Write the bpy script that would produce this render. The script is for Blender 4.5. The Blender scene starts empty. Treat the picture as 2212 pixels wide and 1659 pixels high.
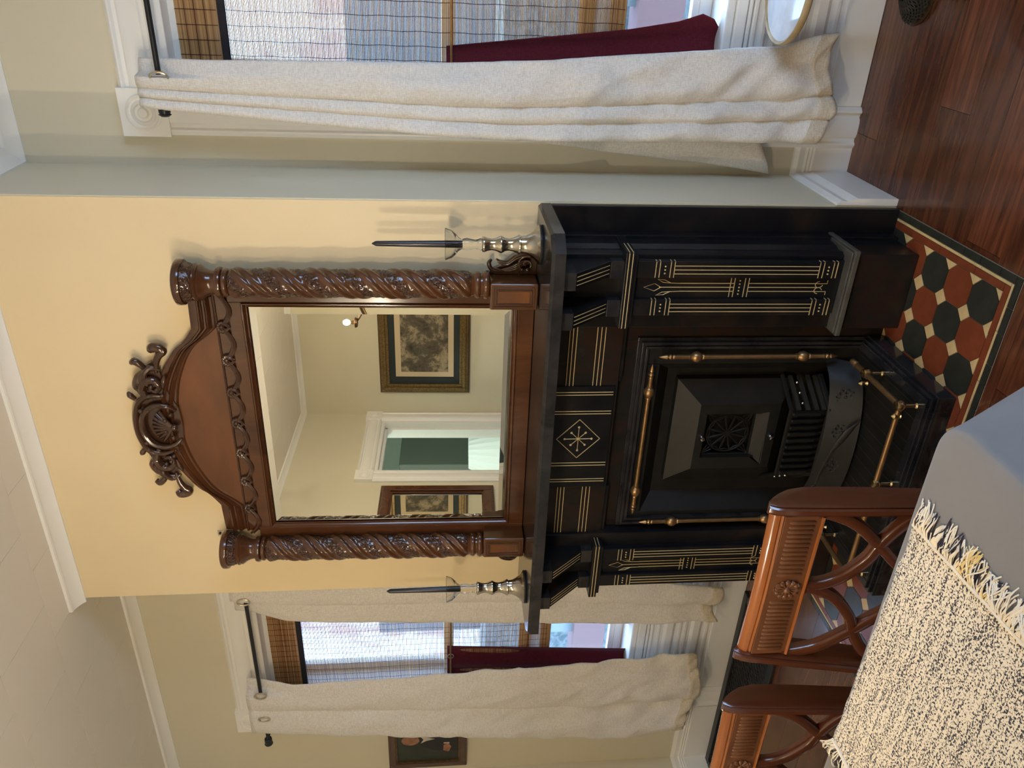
import bpy, bmesh, math, random
from math import sin, cos, pi, radians
from mathutils import Vector, Matrix, noise
random.seed(7)
SC = bpy.context.scene
COL = SC.collection

# ------------------------------------------------------------------ camera
_yaw, _pitch, _roll = 0.500888, -0.096954, -0.0095955
_f = Vector((-sin(_yaw)*cos(_pitch), cos(_yaw)*cos(_pitch), sin(_pitch)))
_rt = Vector((cos(_yaw), sin(_yaw), 0)); _up = _rt.cross(_f)
_r2 = _rt*cos(_roll) + _up*sin(_roll); _u2 = _r2.cross(_f)
cd = bpy.data.cameras.new('camera'); cam = bpy.data.objects.new('camera', cd); COL.objects.link(cam)
cd.sensor_fit = 'HORIZONTAL'; cd.sensor_width = 36.0; cd.lens = 1706.39/2212*36
cd.clip_start = 0.03; cd.clip_end = 200
_X, _Y, _Z = -_u2, _r2, -_f           # the camera is held on its side
cam.matrix_world = Matrix(((_X.x,_Y.x,_Z.x,2.21401),(_X.y,_Y.y,_Z.y,-2.37845),(_X.z,_Y.z,_Z.z,1.48162),(0,0,0,1)))
SC.camera = cam
SC.view_settings.view_transform = 'Standard'; SC.view_settings.look = 'None'
SC.view_settings.gamma = 1.0; SC.view_settings.use_curve_mapping = False
SC.view_settings.exposure = 0.0
SC.cycles.use_denoising = True
SC.cycles.max_bounces = 10; SC.cycles.transparent_max_bounces = 16
SC.cycles.sample_clamp_indirect = 6.0
SC.cycles.caustics_refractive = False; SC.cycles.caustics_reflective = False

# ------------------------------------------------------------------ sky
W = bpy.data.worlds.new('sky'); SC.world = W; W.use_nodes = True
nt = W.node_tree; nt.nodes.clear()
wo = nt.nodes.new('ShaderNodeOutputWorld'); bg = nt.nodes.new('ShaderNodeBackground')
bg.inputs[0].default_value = (0.40, 0.64, 1.0, 1); bg.inputs[1].default_value = 14.5
nt.links.new(bg.outputs[0], wo.inputs[0])

BULB_POWER = 1540.0     # radiance of the chandelier bulbs
def portal(name, x0, x1, z0, z1, y, flip=False):
    l = bpy.data.lights.new(name, 'AREA'); l.shape = 'RECTANGLE'; l.size = abs(x1-x0); l.size_y = z1-z0
    l.cycles.is_portal = True
    o = bpy.data.objects.new(name, l); COL.objects.link(o); return o
_p = portal('window_portal', 1.79, 2.65, .5, 2.35, 0); _p.location = (2.22, .62, 1.43); _p.rotation_euler = (-pi/2, 0, 0)
_p = portal('window_portal', -1.10, -.24, .5, 2.35, 0); _p.location = (-.67, .62, 1.43); _p.rotation_euler = (-pi/2, 0, 0)
_p = portal('window_portal', 0, .8, .8, 2.1, 0); _p.location = (3.46, -1.3, 1.45); _p.rotation_euler = (pi/2, 0, pi/2)

# ------------------------------------------------------------------ materials
def mat(name, col, rough=.5, metal=0.0, spec=.5, coat=0.0, trans=0.0, ior=1.45, emit=None, estr=0.0, sheen=0.0):
    m = bpy.data.materials.new(name); m.use_nodes = True
    b = m.node_tree.nodes['Principled BSDF']
    b.inputs['Base Color'].default_value = (*col, 1); b.inputs['Roughness'].default_value = rough
    b.inputs['Metallic'].default_value = metal; b.inputs['Specular IOR Level'].default_value = spec
    b.inputs['Coat Weight'].default_value = coat; b.inputs['Coat Roughness'].default_value = .08
    b.inputs['Transmission Weight'].default_value = trans; b.inputs['IOR'].default_value = ior
    b.inputs['Sheen Weight'].default_value = sheen
    if emit: b.inputs['Emission Color'].default_value = (*emit, 1); b.inputs['Emission Strength'].default_value = estr
    return m
def B(m): return m.node_tree.nodes['Principled BSDF']
def nn(m, t, **kw):
    n = m.node_tree.nodes.new(t)
    for k, v in kw.items():
        if k in n.inputs: n.inputs[k].default_value = v
        else: setattr(n, k, v)
    return n
def lk(m, a, b): m.node_tree.links.new(a, b)
def coords(m, scale=(1,1,1), rot=(0,0,0), src='Object'):
    t = nn(m, 'ShaderNodeTexCoord'); mp = nn(m, 'ShaderNodeMapping')
    mp.inputs['Scale'].default_value = scale; mp.inputs['Rotation'].default_value = rot
    lk(m, t.outputs[src], mp.inputs[0]); return mp.outputs[0]
def ramp(m, fac, stops):
    r = nn(m, 'ShaderNodeValToRGB'); e = r.color_ramp.elements
    while len(e) > 1: e.remove(e[-1])
    e[0].position = stops[0][0]; e[0].color = (*stops[0][1], 1)
    for p, c in stops[1:]:
        x = e.new(p); x.color = (*c, 1)
    lk(m, fac, r.inputs[0]); return r.outputs[0]
def bump(m, height, strength=.3, dist=.002):
    b = nn(m, 'ShaderNodeBump', Strength=strength, Distance=dist)
    lk(m, height, b.inputs['Height']); lk(m, b.outputs[0], B(m).inputs['Normal']); return b
def noise_mat(name, stops, scale=5, detail=6, rough=.5, aniso=(1,1,1), rot=(0,0,0), bstr=0, bdist=.002, bscale=None, dist=0., **kw):
    m = mat(name, stops[0][1], rough, **kw)
    v = coords(m, aniso, rot); n = nn(m, 'ShaderNodeTexNoise', Scale=scale, Detail=detail, Roughness=.6, Distortion=dist); lk(m, v, n.inputs['Vector'])
    lk(m, ramp(m, n.outputs['Fac'], stops), B(m).inputs['Base Color'])
    if bstr:
        n2 = nn(m, 'ShaderNodeTexNoise', Scale=bscale or scale*8, Detail=4); lk(m, v, n2.inputs['Vector']); bump(m, n2.outputs['Fac'], bstr, bdist)
    return m
M = {}
M['cream'] = noise_mat('cream_paint', [(.3,(.77,.625,.385)),(.7,(.81,.66,.415))], 2, rough=.5, bstr=.12, bdist=.002, bscale=60)
M['wall'] = noise_mat('sage_paint', [(.3,(.67,.62,.475)),(.7,(.70,.645,.495))], 2, rough=.45, bstr=.1, bdist=.002, bscale=60)
M['ceiling'] = noise_mat('ceiling_paint', [(.3,(.78,.73,.64)),(.7,(.80,.75,.66))], 3, rough=.6, bstr=.1, bscale=90)
M['seam'] = mat('ceiling_seam', (.90,.85,.76), .6)
M['trim'] = noise_mat('white_trim_paint', [(.3,(.84,.83,.79)),(.7,(.88,.87,.83))], 4, rough=.35, bstr=.1, bscale=50)
M['slate'] = noise_mat('black_slate', [(.30,(.006,.006,.008)),(.52,(.011,.011,.012)),(.66,(.026,.017,.013)),(.78,(.010,.010,.011))], 5, 9, rough=.28, spec=.28, dist=.6, bstr=.15, bdist=.001, bscale=30)
M['slate_top'] = noise_mat('polished_slate', [(.35,(.010,.010,.012)),(.6,(.028,.026,.026)),(.8,(.015,.015,.016))], 8, 9, rough=.14, spec=.42, dist=.8)
M['marbled'] = noise_mat('marbled_slate', [(.30,(.009,.008,.007)),(.45,(.013,.012,.010)),(.56,(.024,.012,.009)),(.66,(.013,.013,.012)),(.8,(.045,.036,.022))], 7, 10, rough=.32, spec=.28, dist=1.2)
M['ledge'] = noise_mat('grey_slate_ledge', [(.3,(.055,.052,.044)),(.7,(.10,.094,.078))], 20, rough=.45)
M['gilt'] = mat('gilt_line', (.78,.60,.30), .35, metal=.35)
M['iron'] = noise_mat('cast_iron', [(.3,(.008,.0075,.0065)),(.7,(.015,.0135,.0115))], 12, rough=.5, spec=.3, bstr=.25, bdist=.001, bscale=150)
M['hood'] = noise_mat('dark_grey_iron_hood', [(.3,(.024,.022,.017)),(.7,(.031,.028,.022))], 12, rough=.5, spec=.3)
M['brass'] = noise_mat('aged_brass', [(.3,(.30,.17,.07)),(.7,(.45,.27,.12))], 30, rough=.36, metal=.85)
M['brassball'] = mat('bright_brass', (.55,.43,.24), .22, metal=1.0)
M['steel'] = mat('polished_steel', (.7,.7,.68), .2, metal=1.0)

def wood(name, c0, c1, c2, rough=.2, scale=6, aniso=(1,1,14), coat=.5, obj=True):
    m = mat(name, c1, rough, coat=coat)
    v = coords(m, aniso); n = nn(m, 'ShaderNodeTexNoise', Scale=scale, Detail=8, Roughness=.65, Distortion=.4); lk(m, v, n.inputs['Vector'])
    lk(m, ramp(m, n.outputs['Fac'], [(.32,c0),(.5,c1),(.7,c2)]), B(m).inputs['Base Color']); return m
M['mahogany'] = wood('carved_mahogany', (.038,.013,.005), (.075,.026,.009), (.110,.040,.014), .18, 5, (1,1,.25))
M['mahog_panel'] = noise_mat('mahogany_veneer', [(.3,(.080,.026,.007)),(.55,(.13,.043,.011)),(.75,(.175,.060,.015))], 3, 6, rough=.28, aniso=(1,1,2.6), coat=.35)
M['mahog_dark'] = noise_mat('dark_carved_wood', [(.3,(.032,.013,.006)),(.7,(.075,.03,.014))], 9, rough=.2, coat=.6)
M['carving'] = mat('dark_relief_carving', (.035,.015,.008), .26, coat=.4)
_v = coords(M['carving']); _n = nn(M['carving'], 'ShaderNodeTexVoronoi', Scale=150.0); lk(M['carving'], _v, _n.inputs['Vector']); bump(M['carving'], _n.outputs['Distance'], 1.0, .006)
lk(M['carving'], ramp(M['carving'], _n.outputs['Distance'], [(.1,(.012,.006,.004)),(.5,(.07,.028,.014))]), B(M['carving']).inputs['Base Color'])
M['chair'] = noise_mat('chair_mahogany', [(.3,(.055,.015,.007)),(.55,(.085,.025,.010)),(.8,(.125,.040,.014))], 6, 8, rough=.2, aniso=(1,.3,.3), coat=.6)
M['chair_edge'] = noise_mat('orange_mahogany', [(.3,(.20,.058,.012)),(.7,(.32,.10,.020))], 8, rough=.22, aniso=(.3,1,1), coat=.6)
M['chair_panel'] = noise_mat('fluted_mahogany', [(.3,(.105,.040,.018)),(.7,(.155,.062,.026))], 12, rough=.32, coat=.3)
M['mirror'] = mat('mirror_glass', (.86,.88,.82), .0, metal=1.0)
M['black_metal'] = mat('black_metal', (.018,.02,.023), .35, metal=.3)
M['nickel'] = mat('nickel_grommet', (.62,.56,.44), .28, metal=1.0)
M['pewter'] = noise_mat('mercury_silver', [(.3,(.42,.39,.33)),(.7,(.56,.52,.44))], 40, rough=.16, metal=1.0)
M['clear'] = mat('clear_glass', (.97,.98,.96), .0, trans=1.0, ior=1.47)
M['candle'] = mat('black_candle', (.022,.02,.028), .25)
M['bulb'] = mat('warm_bulb', (1,.9,.7), .3, emit=(1.0,.83,.60), estr=BULB_POWER)
M['frosted'] = mat('frosted_shade', (.95,.9,.8), .3, emit=(1.0,.8,.5), estr=2.0)

def plank_mat():
    m = mat('cherry_laminate', (.1,.03,.02), .22, coat=.35)
    tc = nn(m, 'ShaderNodeTexCoord'); oi = nn(m, 'ShaderNodeObjectInfo')
    mp = nn(m, 'ShaderNodeMapping'); mp.inputs['Scale'].default_value = (1.2, 14, 1)
    ad = nn(m, 'ShaderNodeVectorMath', operation='ADD'); lk(m, tc.outputs['Object'], ad.inputs[0]); lk(m, oi.outputs['Random'], ad.inputs[1])
    sc = nn(m, 'ShaderNodeVectorMath', operation='MULTIPLY'); lk(m, oi.outputs['Random'], sc.inputs[0]); sc.inputs[1].default_value = (9, 9, 9)
    lk(m, sc.outputs[0], ad.inputs[1]); lk(m, ad.outputs[0], mp.inputs[0])
    n = nn(m, 'ShaderNodeTexNoise', Scale=2.2, Detail=8, Roughness=.62, Distortion=1.1); lk(m, mp.outputs[0], n.inputs['Vector'])
    c = ramp(m, n.outputs['Fac'], [(.28,(.045,.013,.007)),(.48,(.10,.030,.013)),(.62,(.16,.050,.021)),(.8,(.085,.026,.012))])
    hs = nn(m, 'ShaderNodeHueSaturation'); lk(m, c, hs.inputs['Color'])
    mr = nn(m, 'ShaderNodeMapRange'); mr.inputs['To Min'].default_value = .65; mr.inputs['To Max'].default_value = 1.25
    lk(m, oi.outputs['Random'], mr.inputs[0]); lk(m, mr.outputs[0], hs.inputs['Value']); lk(m, hs.outputs[0], B(m).inputs['Base Color'])
    bump(m, n.outputs['Fac'], .06, .002)
    return m
M['plank'] = plank_mat()
M['underfloor'] = mat('dark_subfloor', (.01,.006,.005), .8)
def tile_mat(name, c0, c1, rough=.35):
    m = noise_mat(name, [(.3,c0),(.7,c1)], 25, rough=rough, bstr=.2, bdist=.001, bscale=200)
    return m
M['t_red'] = tile_mat('red_clay_tile', (.16,.036,.014), (.22,.052,.020))
M['t_black'] = tile_mat('black_clay_tile', (.018,.020,.016), (.035,.036,.028))
M['t_buff'] = tile_mat('buff_clay_tile', (.60,.42,.19), (.72,.53,.26))
M['grout'] = mat('pale_grout', (.30,.27,.21), .8)
def fabric(name, c0, c1, sx=1200, sz=250, transl=.0, rough=.9, bstr=.35):
    m = mat(name, c0, rough, sheen=.15, spec=.2)
    v = coords(m, (1,1,1)); a = nn(m, 'ShaderNodeMapping'); a.inputs['Scale'].default_value = (1,1,.12); lk(m, v, a.inputs[0])
    b = nn(m, 'ShaderNodeMapping'); b.inputs['Scale'].default_value = (.12,.12,1); lk(m, v, b.inputs[0])
    n1 = nn(m, 'ShaderNodeTexNoise', Scale=560, Detail=1); lk(m, a.outputs[0], n1.inputs['Vector'])
    n2 = nn(m, 'ShaderNodeTexNoise', Scale=560, Detail=1); lk(m, b.outputs[0], n2.inputs['Vector'])
    mx = nn(m, 'ShaderNodeMath', operation='ADD'); lk(m, n1.outputs['Fac'], mx.inputs[0]); lk(m, n2.outputs['Fac'], mx.inputs[1])
    hf = nn(m, 'ShaderNodeMath', operation='MULTIPLY'); hf.inputs[1].default_value = .5; lk(m, mx.outputs[0], hf.inputs[0])
    col = ramp(m, hf.outputs[0], [(.36,c0),(.60,c1)])
    lk(m, col, B(m).inputs['Base Color'])
    bump(m, hf.outputs[0], bstr, .0015)
    if transl:
        tr = nn(m, 'ShaderNodeBsdfTranslucent'); lk(m, col, tr.inputs[0]); ms = nn(m, 'ShaderNodeMixShader'); ms.inputs[0].default_value = transl
        out = m.node_tree.nodes['Material Output']; lk(m, B(m).outputs[0], ms.inputs[1]); lk(m, tr.outputs[0], ms.inputs[2]); lk(m, ms.outputs[0], out.inputs[0])
    return m
M['linen'] = fabric('oatmeal_linen', (.70,.66,.60), (.88,.86,.82), transl=.15)
M['linen_hem'] = fabric('linen_reverse', (.52,.45,.35), (.72,.65,.53), transl=.1)
M['burgundy'] = fabric('burgundy_cotton', (.14,.016,.028), (.19,.028,.042), transl=.35, bstr=.1)
M['cloth'] = noise_mat('grey_tablecloth', [(.3,(.185,.175,.17)),(.7,(.205,.195,.185))], 6, rough=.85, bstr=.15, bscale=600, bdist=.0005, sheen=.2)
def bamboo():
    m = mat('bamboo_slat', (.55,.34,.14), .55)
    v = coords(m, (1,1,200)); n = nn(m, 'ShaderNodeTexNoise', Scale=1.0, Detail=3); lk(m, v, n.inputs['Vector'])
    col = ramp(m, n.outputs['Fac'], [(.3,(.30,.13,.05)),(.5,(.52,.30,.12)),(.7,(.70,.47,.22))]); lk(m, col, B(m).inputs['Base Color'])
    tr = nn(m, 'ShaderNodeBsdfTranslucent'); lk(m, col, tr.inputs[0]); ms = nn(m, 'ShaderNodeMixShader'); ms.inputs[0].default_value = .3
    out = m.node_tree.nodes['Material Output']; lk(m, B(m).outputs[0], ms.inputs[1]); lk(m, tr.outputs[0], ms.inputs[2]); lk(m, ms.outputs[0], out.inputs[0])
    return m
M['bamboo'] = bamboo()
M['thread'] = mat('maroon_thread', (.05,.008,.008), .8)
M['band'] = mat('black_fabric_band', (.018,.016,.022), .8)
def window_glass():
    m = mat('window_glass', (1,1,1), 0)
    g = nn(m, 'ShaderNodeBsdfGlossy', Roughness=0.0); t = nn(m, 'ShaderNodeBsdfTransparent'); lw = nn(m, 'ShaderNodeLayerWeight', Blend=.5); pw = nn(m, 'ShaderNodeMath', operation='POWER'); lk(m, lw.outputs['Facing'], pw.inputs[0]); pw.inputs[1].default_value = 4.0
    fr = nn(m, 'ShaderNodeMath', operation='MULTIPLY_ADD'); lk(m, pw.outputs[0], fr.inputs[0]); fr.inputs[1].default_value = .7; fr.inputs[2].default_value = .03
    ms = nn(m, 'ShaderNodeMixShader'); lk(m, fr.outputs[0], ms.inputs[0]); lk(m, t.outputs[0], ms.inputs[1]); lk(m, g.outputs[0], ms.inputs[2])
    lk(m, ms.outputs[0], m.node_tree.nodes['Material Output'].inputs[0]); return m
M['pane'] = window_glass()
def woven():
    m = mat('woven_rag_mat', (.7,.6,.45), .95, sheen=.2)
    v = coords(m)
    mp = nn(m, 'ShaderNodeMapping'); mp.inputs['Scale'].default_value = (300, 360, 1); lk(m, v, mp.inputs[0])
    n = nn(m, 'ShaderNodeTexNoise', Scale=1.0, Detail=1.5, Distortion=.5); lk(m, mp.outputs[0], n.inputs['Vector'])
    w = nn(m, 'ShaderNodeMapping'); w.inputs['Scale'].default_value = (10, 190, 1); lk(m, v, w.inputs[0])
    n2 = nn(m, 'ShaderNodeTexNoise', Scale=1.0, Detail=2); lk(m, w.outputs[0], n2.inputs['Vector'])
    ad = nn(m, 'ShaderNodeMath', operation='MULTIPLY_ADD'); ad.inputs[1].default_value = .35; lk(m, n2.outputs['Fac'], ad.inputs[0]); lk(m, n.outputs['Fac'], ad.inputs[2])
    lk(m, ramp(m, ad.outputs[0], [(.563,(.022,.02,.028)),(.612,(.13,.11,.10)),(.645,(.82,.71,.54)),(.9,(.90,.81,.65))]), B(m).inputs['Base Color'])
    vo = nn(m, 'ShaderNodeTexVoronoi', Scale=1.0); lk(m, mp.outputs[0], vo.inputs['Vector'])
    bump(m, n.outputs['Fac'], .9, .003); return m
M['woven'] = woven()
M['fringe'] = mat('cream_yarn', (.80,.72,.58), .95, sheen=.3)
M['fringe_dark'] = mat('black_yarn', (.03,.025,.04), .95)
M['fringe_gold'] = mat('yellow_yarn', (.72,.55,.25), .95)
M['white_shade'] = mat('white_pleated_shade', (.85,.87,.84), .8)
M['oldgold'] = noise_mat('antique_gold', [(.3,(.10,.062,.026)),(.7,(.25,.16,.06))], 60, rough=.35, metal=.55, bstr=.4, bscale=200)
M['frame_brown'] = noise_mat('brown_picture_frame', [(.3,(.07,.035,.02)),(.7,(.11,.06,.035))], 12, rough=.35, coat=.2)
M['mat_board'] = mat('dark_blue_mat_board', (.022,.030,.031), .7)
M['paper'] = mat('aged_paper', (.62,.49,.33), .8)
def engraving():
    m = mat('sepia_engraving', (.3,.25,.18), .8)
    v = coords(m, (1,1,1)); n = nn(m, 'ShaderNodeTexNoise', Scale=5.5, Detail=9, Roughness=.72, Distortion=.3); lk(m, v, n.inputs['Vector'])
    lk(m, ramp(m, n.outputs['Fac'], [(.36,(.035,.03,.022)),(.5,(.12,.10,.07)),(.58,(.34,.27,.18)),(.7,(.45,.37,.25))]), B(m).inputs['Base Color']); return m
M['engraving'] = engraving()
M['portrait_bg'] = noise_mat('dark_green_oil_paint', [(.3,(.022,.028,.022)),(.7,(.045,.05,.038))], 6, rough=.5)
M['skin'] = noise_mat('oil_paint_skin', [(.3,(.22,.09,.05)),(.7,(.42,.22,.13))], 40, rough=.5)
M['dark_coat'] = mat('oil_paint_coat', (.02,.018,.02), .5)
M['off_white'] = mat('off_white_paint', (.55,.50,.42), .6)
M['pink_wall'] = mat('salmon_stucco', (.10,.050,.045), .8)
M['patchy'] = noise_mat('pink_and_white_siding', [(.40,(.55,.34,.36)),(.47,(.45,.33,.36)),(.52,(.85,.86,.90)),(.60,(.85,.84,.88)),(.66,(.60,.40,.40))], .9, 5, rough=.8, aniso=(1,1,.5))
M['far_green'] = noise_mat('pale_foliage', [(.35,(.045,.06,.06)),(.6,(.12,.135,.13))], 9, 8, rough=.9, dist=1.5)
M['blue_white'] = mat('pale_blue_siding', (.10,.115,.12), .7)
M['ground'] = mat('outside_paving', (.10,.10,.10), .9)
M['next_wall'] = mat('pale_green_wall', (.70,.76,.68), .7)
M['grey_panel'] = mat('grey_green_panel', (.22,.23,.20), .6)
M['marble'] = noise_mat('white_marble_top', [(.3,(.55,.60,.66)),(.6,(.72,.76,.80))], 4, 8, rough=.06, dist=2.0, coat=.6)
M['rim'] = noise_mat('tan_table_rim', [(.3,(.34,.25,.13)),(.7,(.48,.37,.20))], 20, rough=.4)
M['chandelier'] = mat('bronze_chandelier', (.10,.06,.03), .35, metal=.8)

# ------------------------------------------------------------------ mesh helpers
class MB:
    def __init__(s): s.bm = bmesh.new()
    def box(s, x0, x1, y0, y1, z0, z1, rot=None, pivot=None):
        vs = [s.bm.verts.new((x, y, z)) for x in (x0, x1) for y in (y0, y1) for z in (z0, z1)]
        for f in ((0,1,3,2),(4,6,7,5),(0,4,5,1),(2,3,7,6),(0,2,6,4),(1,5,7,3)): s.bm.faces.new([vs[i] for i in f])
        if rot is not None: bmesh.ops.rotate(s.bm, verts=vs, cent=pivot or ((x0+x1)/2,(y0+y1)/2,(z0+z1)/2), matrix=rot)
        return s
    def prism(s, poly, axis, a, b, poly2=None):
        """poly in the two other axes (order x,y / x,z / y,z); extruded from a to b along axis"""
        def P(p, t):
            return {'x': (t, p[0], p[1]), 'y': (p[0], t, p[1]), 'z': (p[0], p[1], t)}[axis]
        q = poly2 or poly
        v0 = [s.bm.verts.new(P(p, a)) for p in poly]; v1 = [s.bm.verts.new(P(p, b)) for p in q]
        n = len(poly)
        s.bm.faces.new(v0[::-1]); s.bm.faces.new(v1)
        for i in range(n): s.bm.faces.new((v0[i], v0[(i+1)%n], v1[(i+1)%n], v1[i]))
        return s
    def rings(s, rs, close=True, cap=True):
        R = [[s.bm.verts.new(p) for p in r] for r in rs]; n = len(R[0])
        for a, b in zip(R, R[1:]):
            for i in range(n if close else n-1): s.bm.faces.new((a[i], a[(i+1)%n], b[(i+1)%n], b[i]))
        if cap and close:
            s.bm.faces.new(R[0][::-1]); s.bm.faces.new(R[-1])
        return R
    def lathe(s, prof, c=(0,0,0), seg=20, axis='z', a0=0, a1=2*pi):
        rs = []
        full = abs(a1-a0-2*pi) < 1e-6
        for r, h in prof:
            ring = []
            for k in range(seg if full else seg+1):
                t = a0+(a1-a0)*k/seg; u, v = r*cos(t), r*sin(t)
                ring.append({'z': (c[0]+u, c[1]+v, c[2]+h), 'x': (c[0]+h, c[1]+u, c[2]+v), 'y': (c[0]+u, c[1]+h, c[2]+v)}[axis])
            rs.append(ring)
        s.rings(rs, full, full); return s
    def tube(s, pts, r, seg=8, cap=True, flat=None):
        pts = [Vector(p) for p in pts]; n = len(pts)
        rr = r if isinstance(r, (list, tuple)) else [r]*n
        T = [(pts[min(i+1, n-1)]-pts[max(i-1, 0)]).normalized() for i in range(n)]
        up = Vector((0,0,1)) if abs(T[0].z) < .9 else Vector((1,0,0))
        N = (up - T[0]*up.dot(T[0])).normalized(); rs = []
        for i in range(n):
            N = (N - T[i]*N.dot(T[i])).normalized(); Bn = T[i].cross(N)
            rs.append([pts[i]+N*cos(2*pi*k/seg)*rr[i]+Bn*sin(2*pi*k/seg)*rr[i]*(flat or 1) for k in range(seg)])
        s.rings(rs, True, cap); return s
    def strip(s, pts, w, th, normal=(0,-1,0)):
        """flat bar following pts, width w in plane, thickness th along normal"""
        pts = [Vector(p) for p in pts]; n = len(pts); N = Vector(normal).normalized(); rs = []
        for i in range(n):
            t = (pts[min(i+1,n-1)]-pts[max(i-1,0)]).normalized(); b = t.cross(N).normalized()
            rs.append([pts[i]+b*w/2, pts[i]+b*w/2+N*th, pts[i]-b*w/2+N*th, pts[i]-b*w/2])
        s.rings(rs, True, True); return s
    def sphere(s, c, r, seg=10, rings=7, sc=(1,1,1)):
        pr = [(max(r*sin(pi*i/rings), 1e-4), -r*cos(pi*i/rings)) for i in range(rings+1)]
        rs = [[(c[0]+a*cos(2*pi*k/seg)*sc[0], c[1]+a*sin(2*pi*k/seg)*sc[1], c[2]+h*sc[2]) for k in range(seg)] for a, h in pr]
        s.rings(rs); return s
    def loft(s, fn, nu, nv, close_u=False):
        g = [[s.bm.verts.new(fn(i/(nu-1), j/(nv-1))) for i in range(nu)] for j in range(nv)]
        for j in range(nv-1):
            for i in range(nu-1): s.bm.faces.new((g[j][i], g[j][i+1], g[j+1][i+1], g[j+1][i]))
        return g
    def frame(s, x0, x1, z0, z1, w, y0, y1):
        s.box(x0, x0+w, y0, y1, z0, z1); s.box(x1-w, x1, y0, y1, z0, z1)
        s.box(x0+w, x1-w, y0, y1, z1-w, z1); s.box(x0+w, x1-w, y0, y1, z0, z0+w); return s
    def build(s, name, m, parent=None, smooth=False, bevel=0, seg=2, kind=None, label=None, angle=40):
        bm = s.bm; bmesh.ops.recalc_face_normals(bm, faces=bm.faces)
        me = bpy.data.meshes.new(name); bm.to_mesh(me); bm.free()
        me.materials.append(m)
        if smooth:
            for p in me.polygons: p.use_smooth = True
            try: me.set_sharp_from_angle(angle=radians(angle))
            except Exception: pass
        o = bpy.data.objects.new(name, me); COL.objects.link(o)
        if bevel:
            b = o.modifiers.new('bevel', 'BEVEL'); b.width = bevel; b.segments = seg; b.limit_method = 'ANGLE'; b.angle_limit = radians(40)
        if parent is not None: attach(o, parent)
        if kind: o['kind'] = kind
        if label: o['label'] = label
        return o
def world_of(o):
    m = o.matrix_basis.copy()
    return (world_of(o.parent) @ o.matrix_parent_inverse @ m) if o.parent else m
def attach(o, p):
    o.parent = p; o.matrix_parent_inverse = world_of(p).inverted()
def thing(name, label, cat, loc=(0,0,0), group=None):
    o = bpy.data.objects.new(name, None); COL.objects.link(o); o.empty_display_size = .1
    o.location = loc; o['label'] = label; o['category'] = cat
    if group: o['group'] = group
    return o
def tag(o, label, cat, group=None, kind=None):
    o['label'] = label; o['category'] = cat
    if group: o['group'] = group
    if kind: o['kind'] = kind
    return o
def struct(o, label, cat):
    o['kind'] = 'structure'; o['label'] = label; o['category'] = cat; return o
def sroot(name, label, cat, loc=(0,0,0)):
    return struct(thing(name, label, cat, loc), label, cat)
def copy_tree(o, parent=None):
    c = o.copy(); COL.objects.link(c)
    c.parent = parent
    for ch in list(o.children): copy_tree(ch, c)
    return c
def lerp(a, b, t): return a+(b-a)*t
def interp(tab, x):
    if x <= tab[0][0]: return tab[0][1]
    for (a, va), (b, vb) in zip(tab, tab[1:]):
        if x <= b: return va+(vb-va)*(x-a)/(b-a)
    return tab[-1][1]

# ================================================================== ROOM
XL, XR, YB, D, H = -1.67, 3.35, -4.20, .384, 2.852
BW = 1.55          # chimney breast 0..BW, front face y = 0
TH = .25
WZ0, WZ1 = .50, 2.335
WR = (1.793, 2.65); WL = (-1.10, -.243)
# floor
fl = sroot('floor', 'dark cherry wood plank floor', 'floor')
MB().box(XL-.1, XR+.1, YB-.1, D+.05, -.06, -.013).build('subfloor', M['underfloor'], fl)
HX0, HX1, HY = -.0015, 1.543, -.630      # hearth rectangle
PW = .148
proto = {}
y = D+.02 - PW*32
row = 0
yy = YB-.02
while yy < D:
    off = (row*.47) % 1.25; x = XL-.02-off
    while x < XR:
        a, b = max(x, XL-.01), min(x+1.25, XR+.01); y0, y1 = yy, min(yy+PW, D+.005)
        if b-a > .02:
            segs = [(a, b, y0, y1)]
            if y1 > HY and y0 < 0:      # cut round the hearth
                segs = []
                if a < HX0: segs.append((a, min(b, HX0-.001), y0, y1))
                if b > HX1: segs.append((max(a, HX1+.001), b, y0, y1))
                if y0 < HY and b > HX0 and a < HX1: segs.append((max(a,HX0), min(b,HX1), y0, HY))
            if y0 >= -.02:  # behind the breast front
                segs = [(p, min(q, .0), r, t) for p, q, r, t in segs if p < 0] + [(max(p, BW), q, r, t) for p, q, r, t in segs if q > BW]
            for p, q, r, t in segs:
                if q-p < .01 or t-r < .005: continue
                w, d = round(q-p, 3), round(t-r, 3)
                if (w, d) not in proto:
                    o = MB().box(-w/2+.0006, w/2-.0006, -d/2+.0006, d/2-.0006, -.013, 0).build('plank', M['plank'], fl); proto[(w, d)] = o.data
                else:
                    o = bpy.data.objects.new('plank', proto[(w, d)]); COL.objects.link(o); attach(o, fl)
                o.location = ((p+q)/2, (r+t)/2, 0)
        x += 1.25
    yy += PW; row += 1

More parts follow.
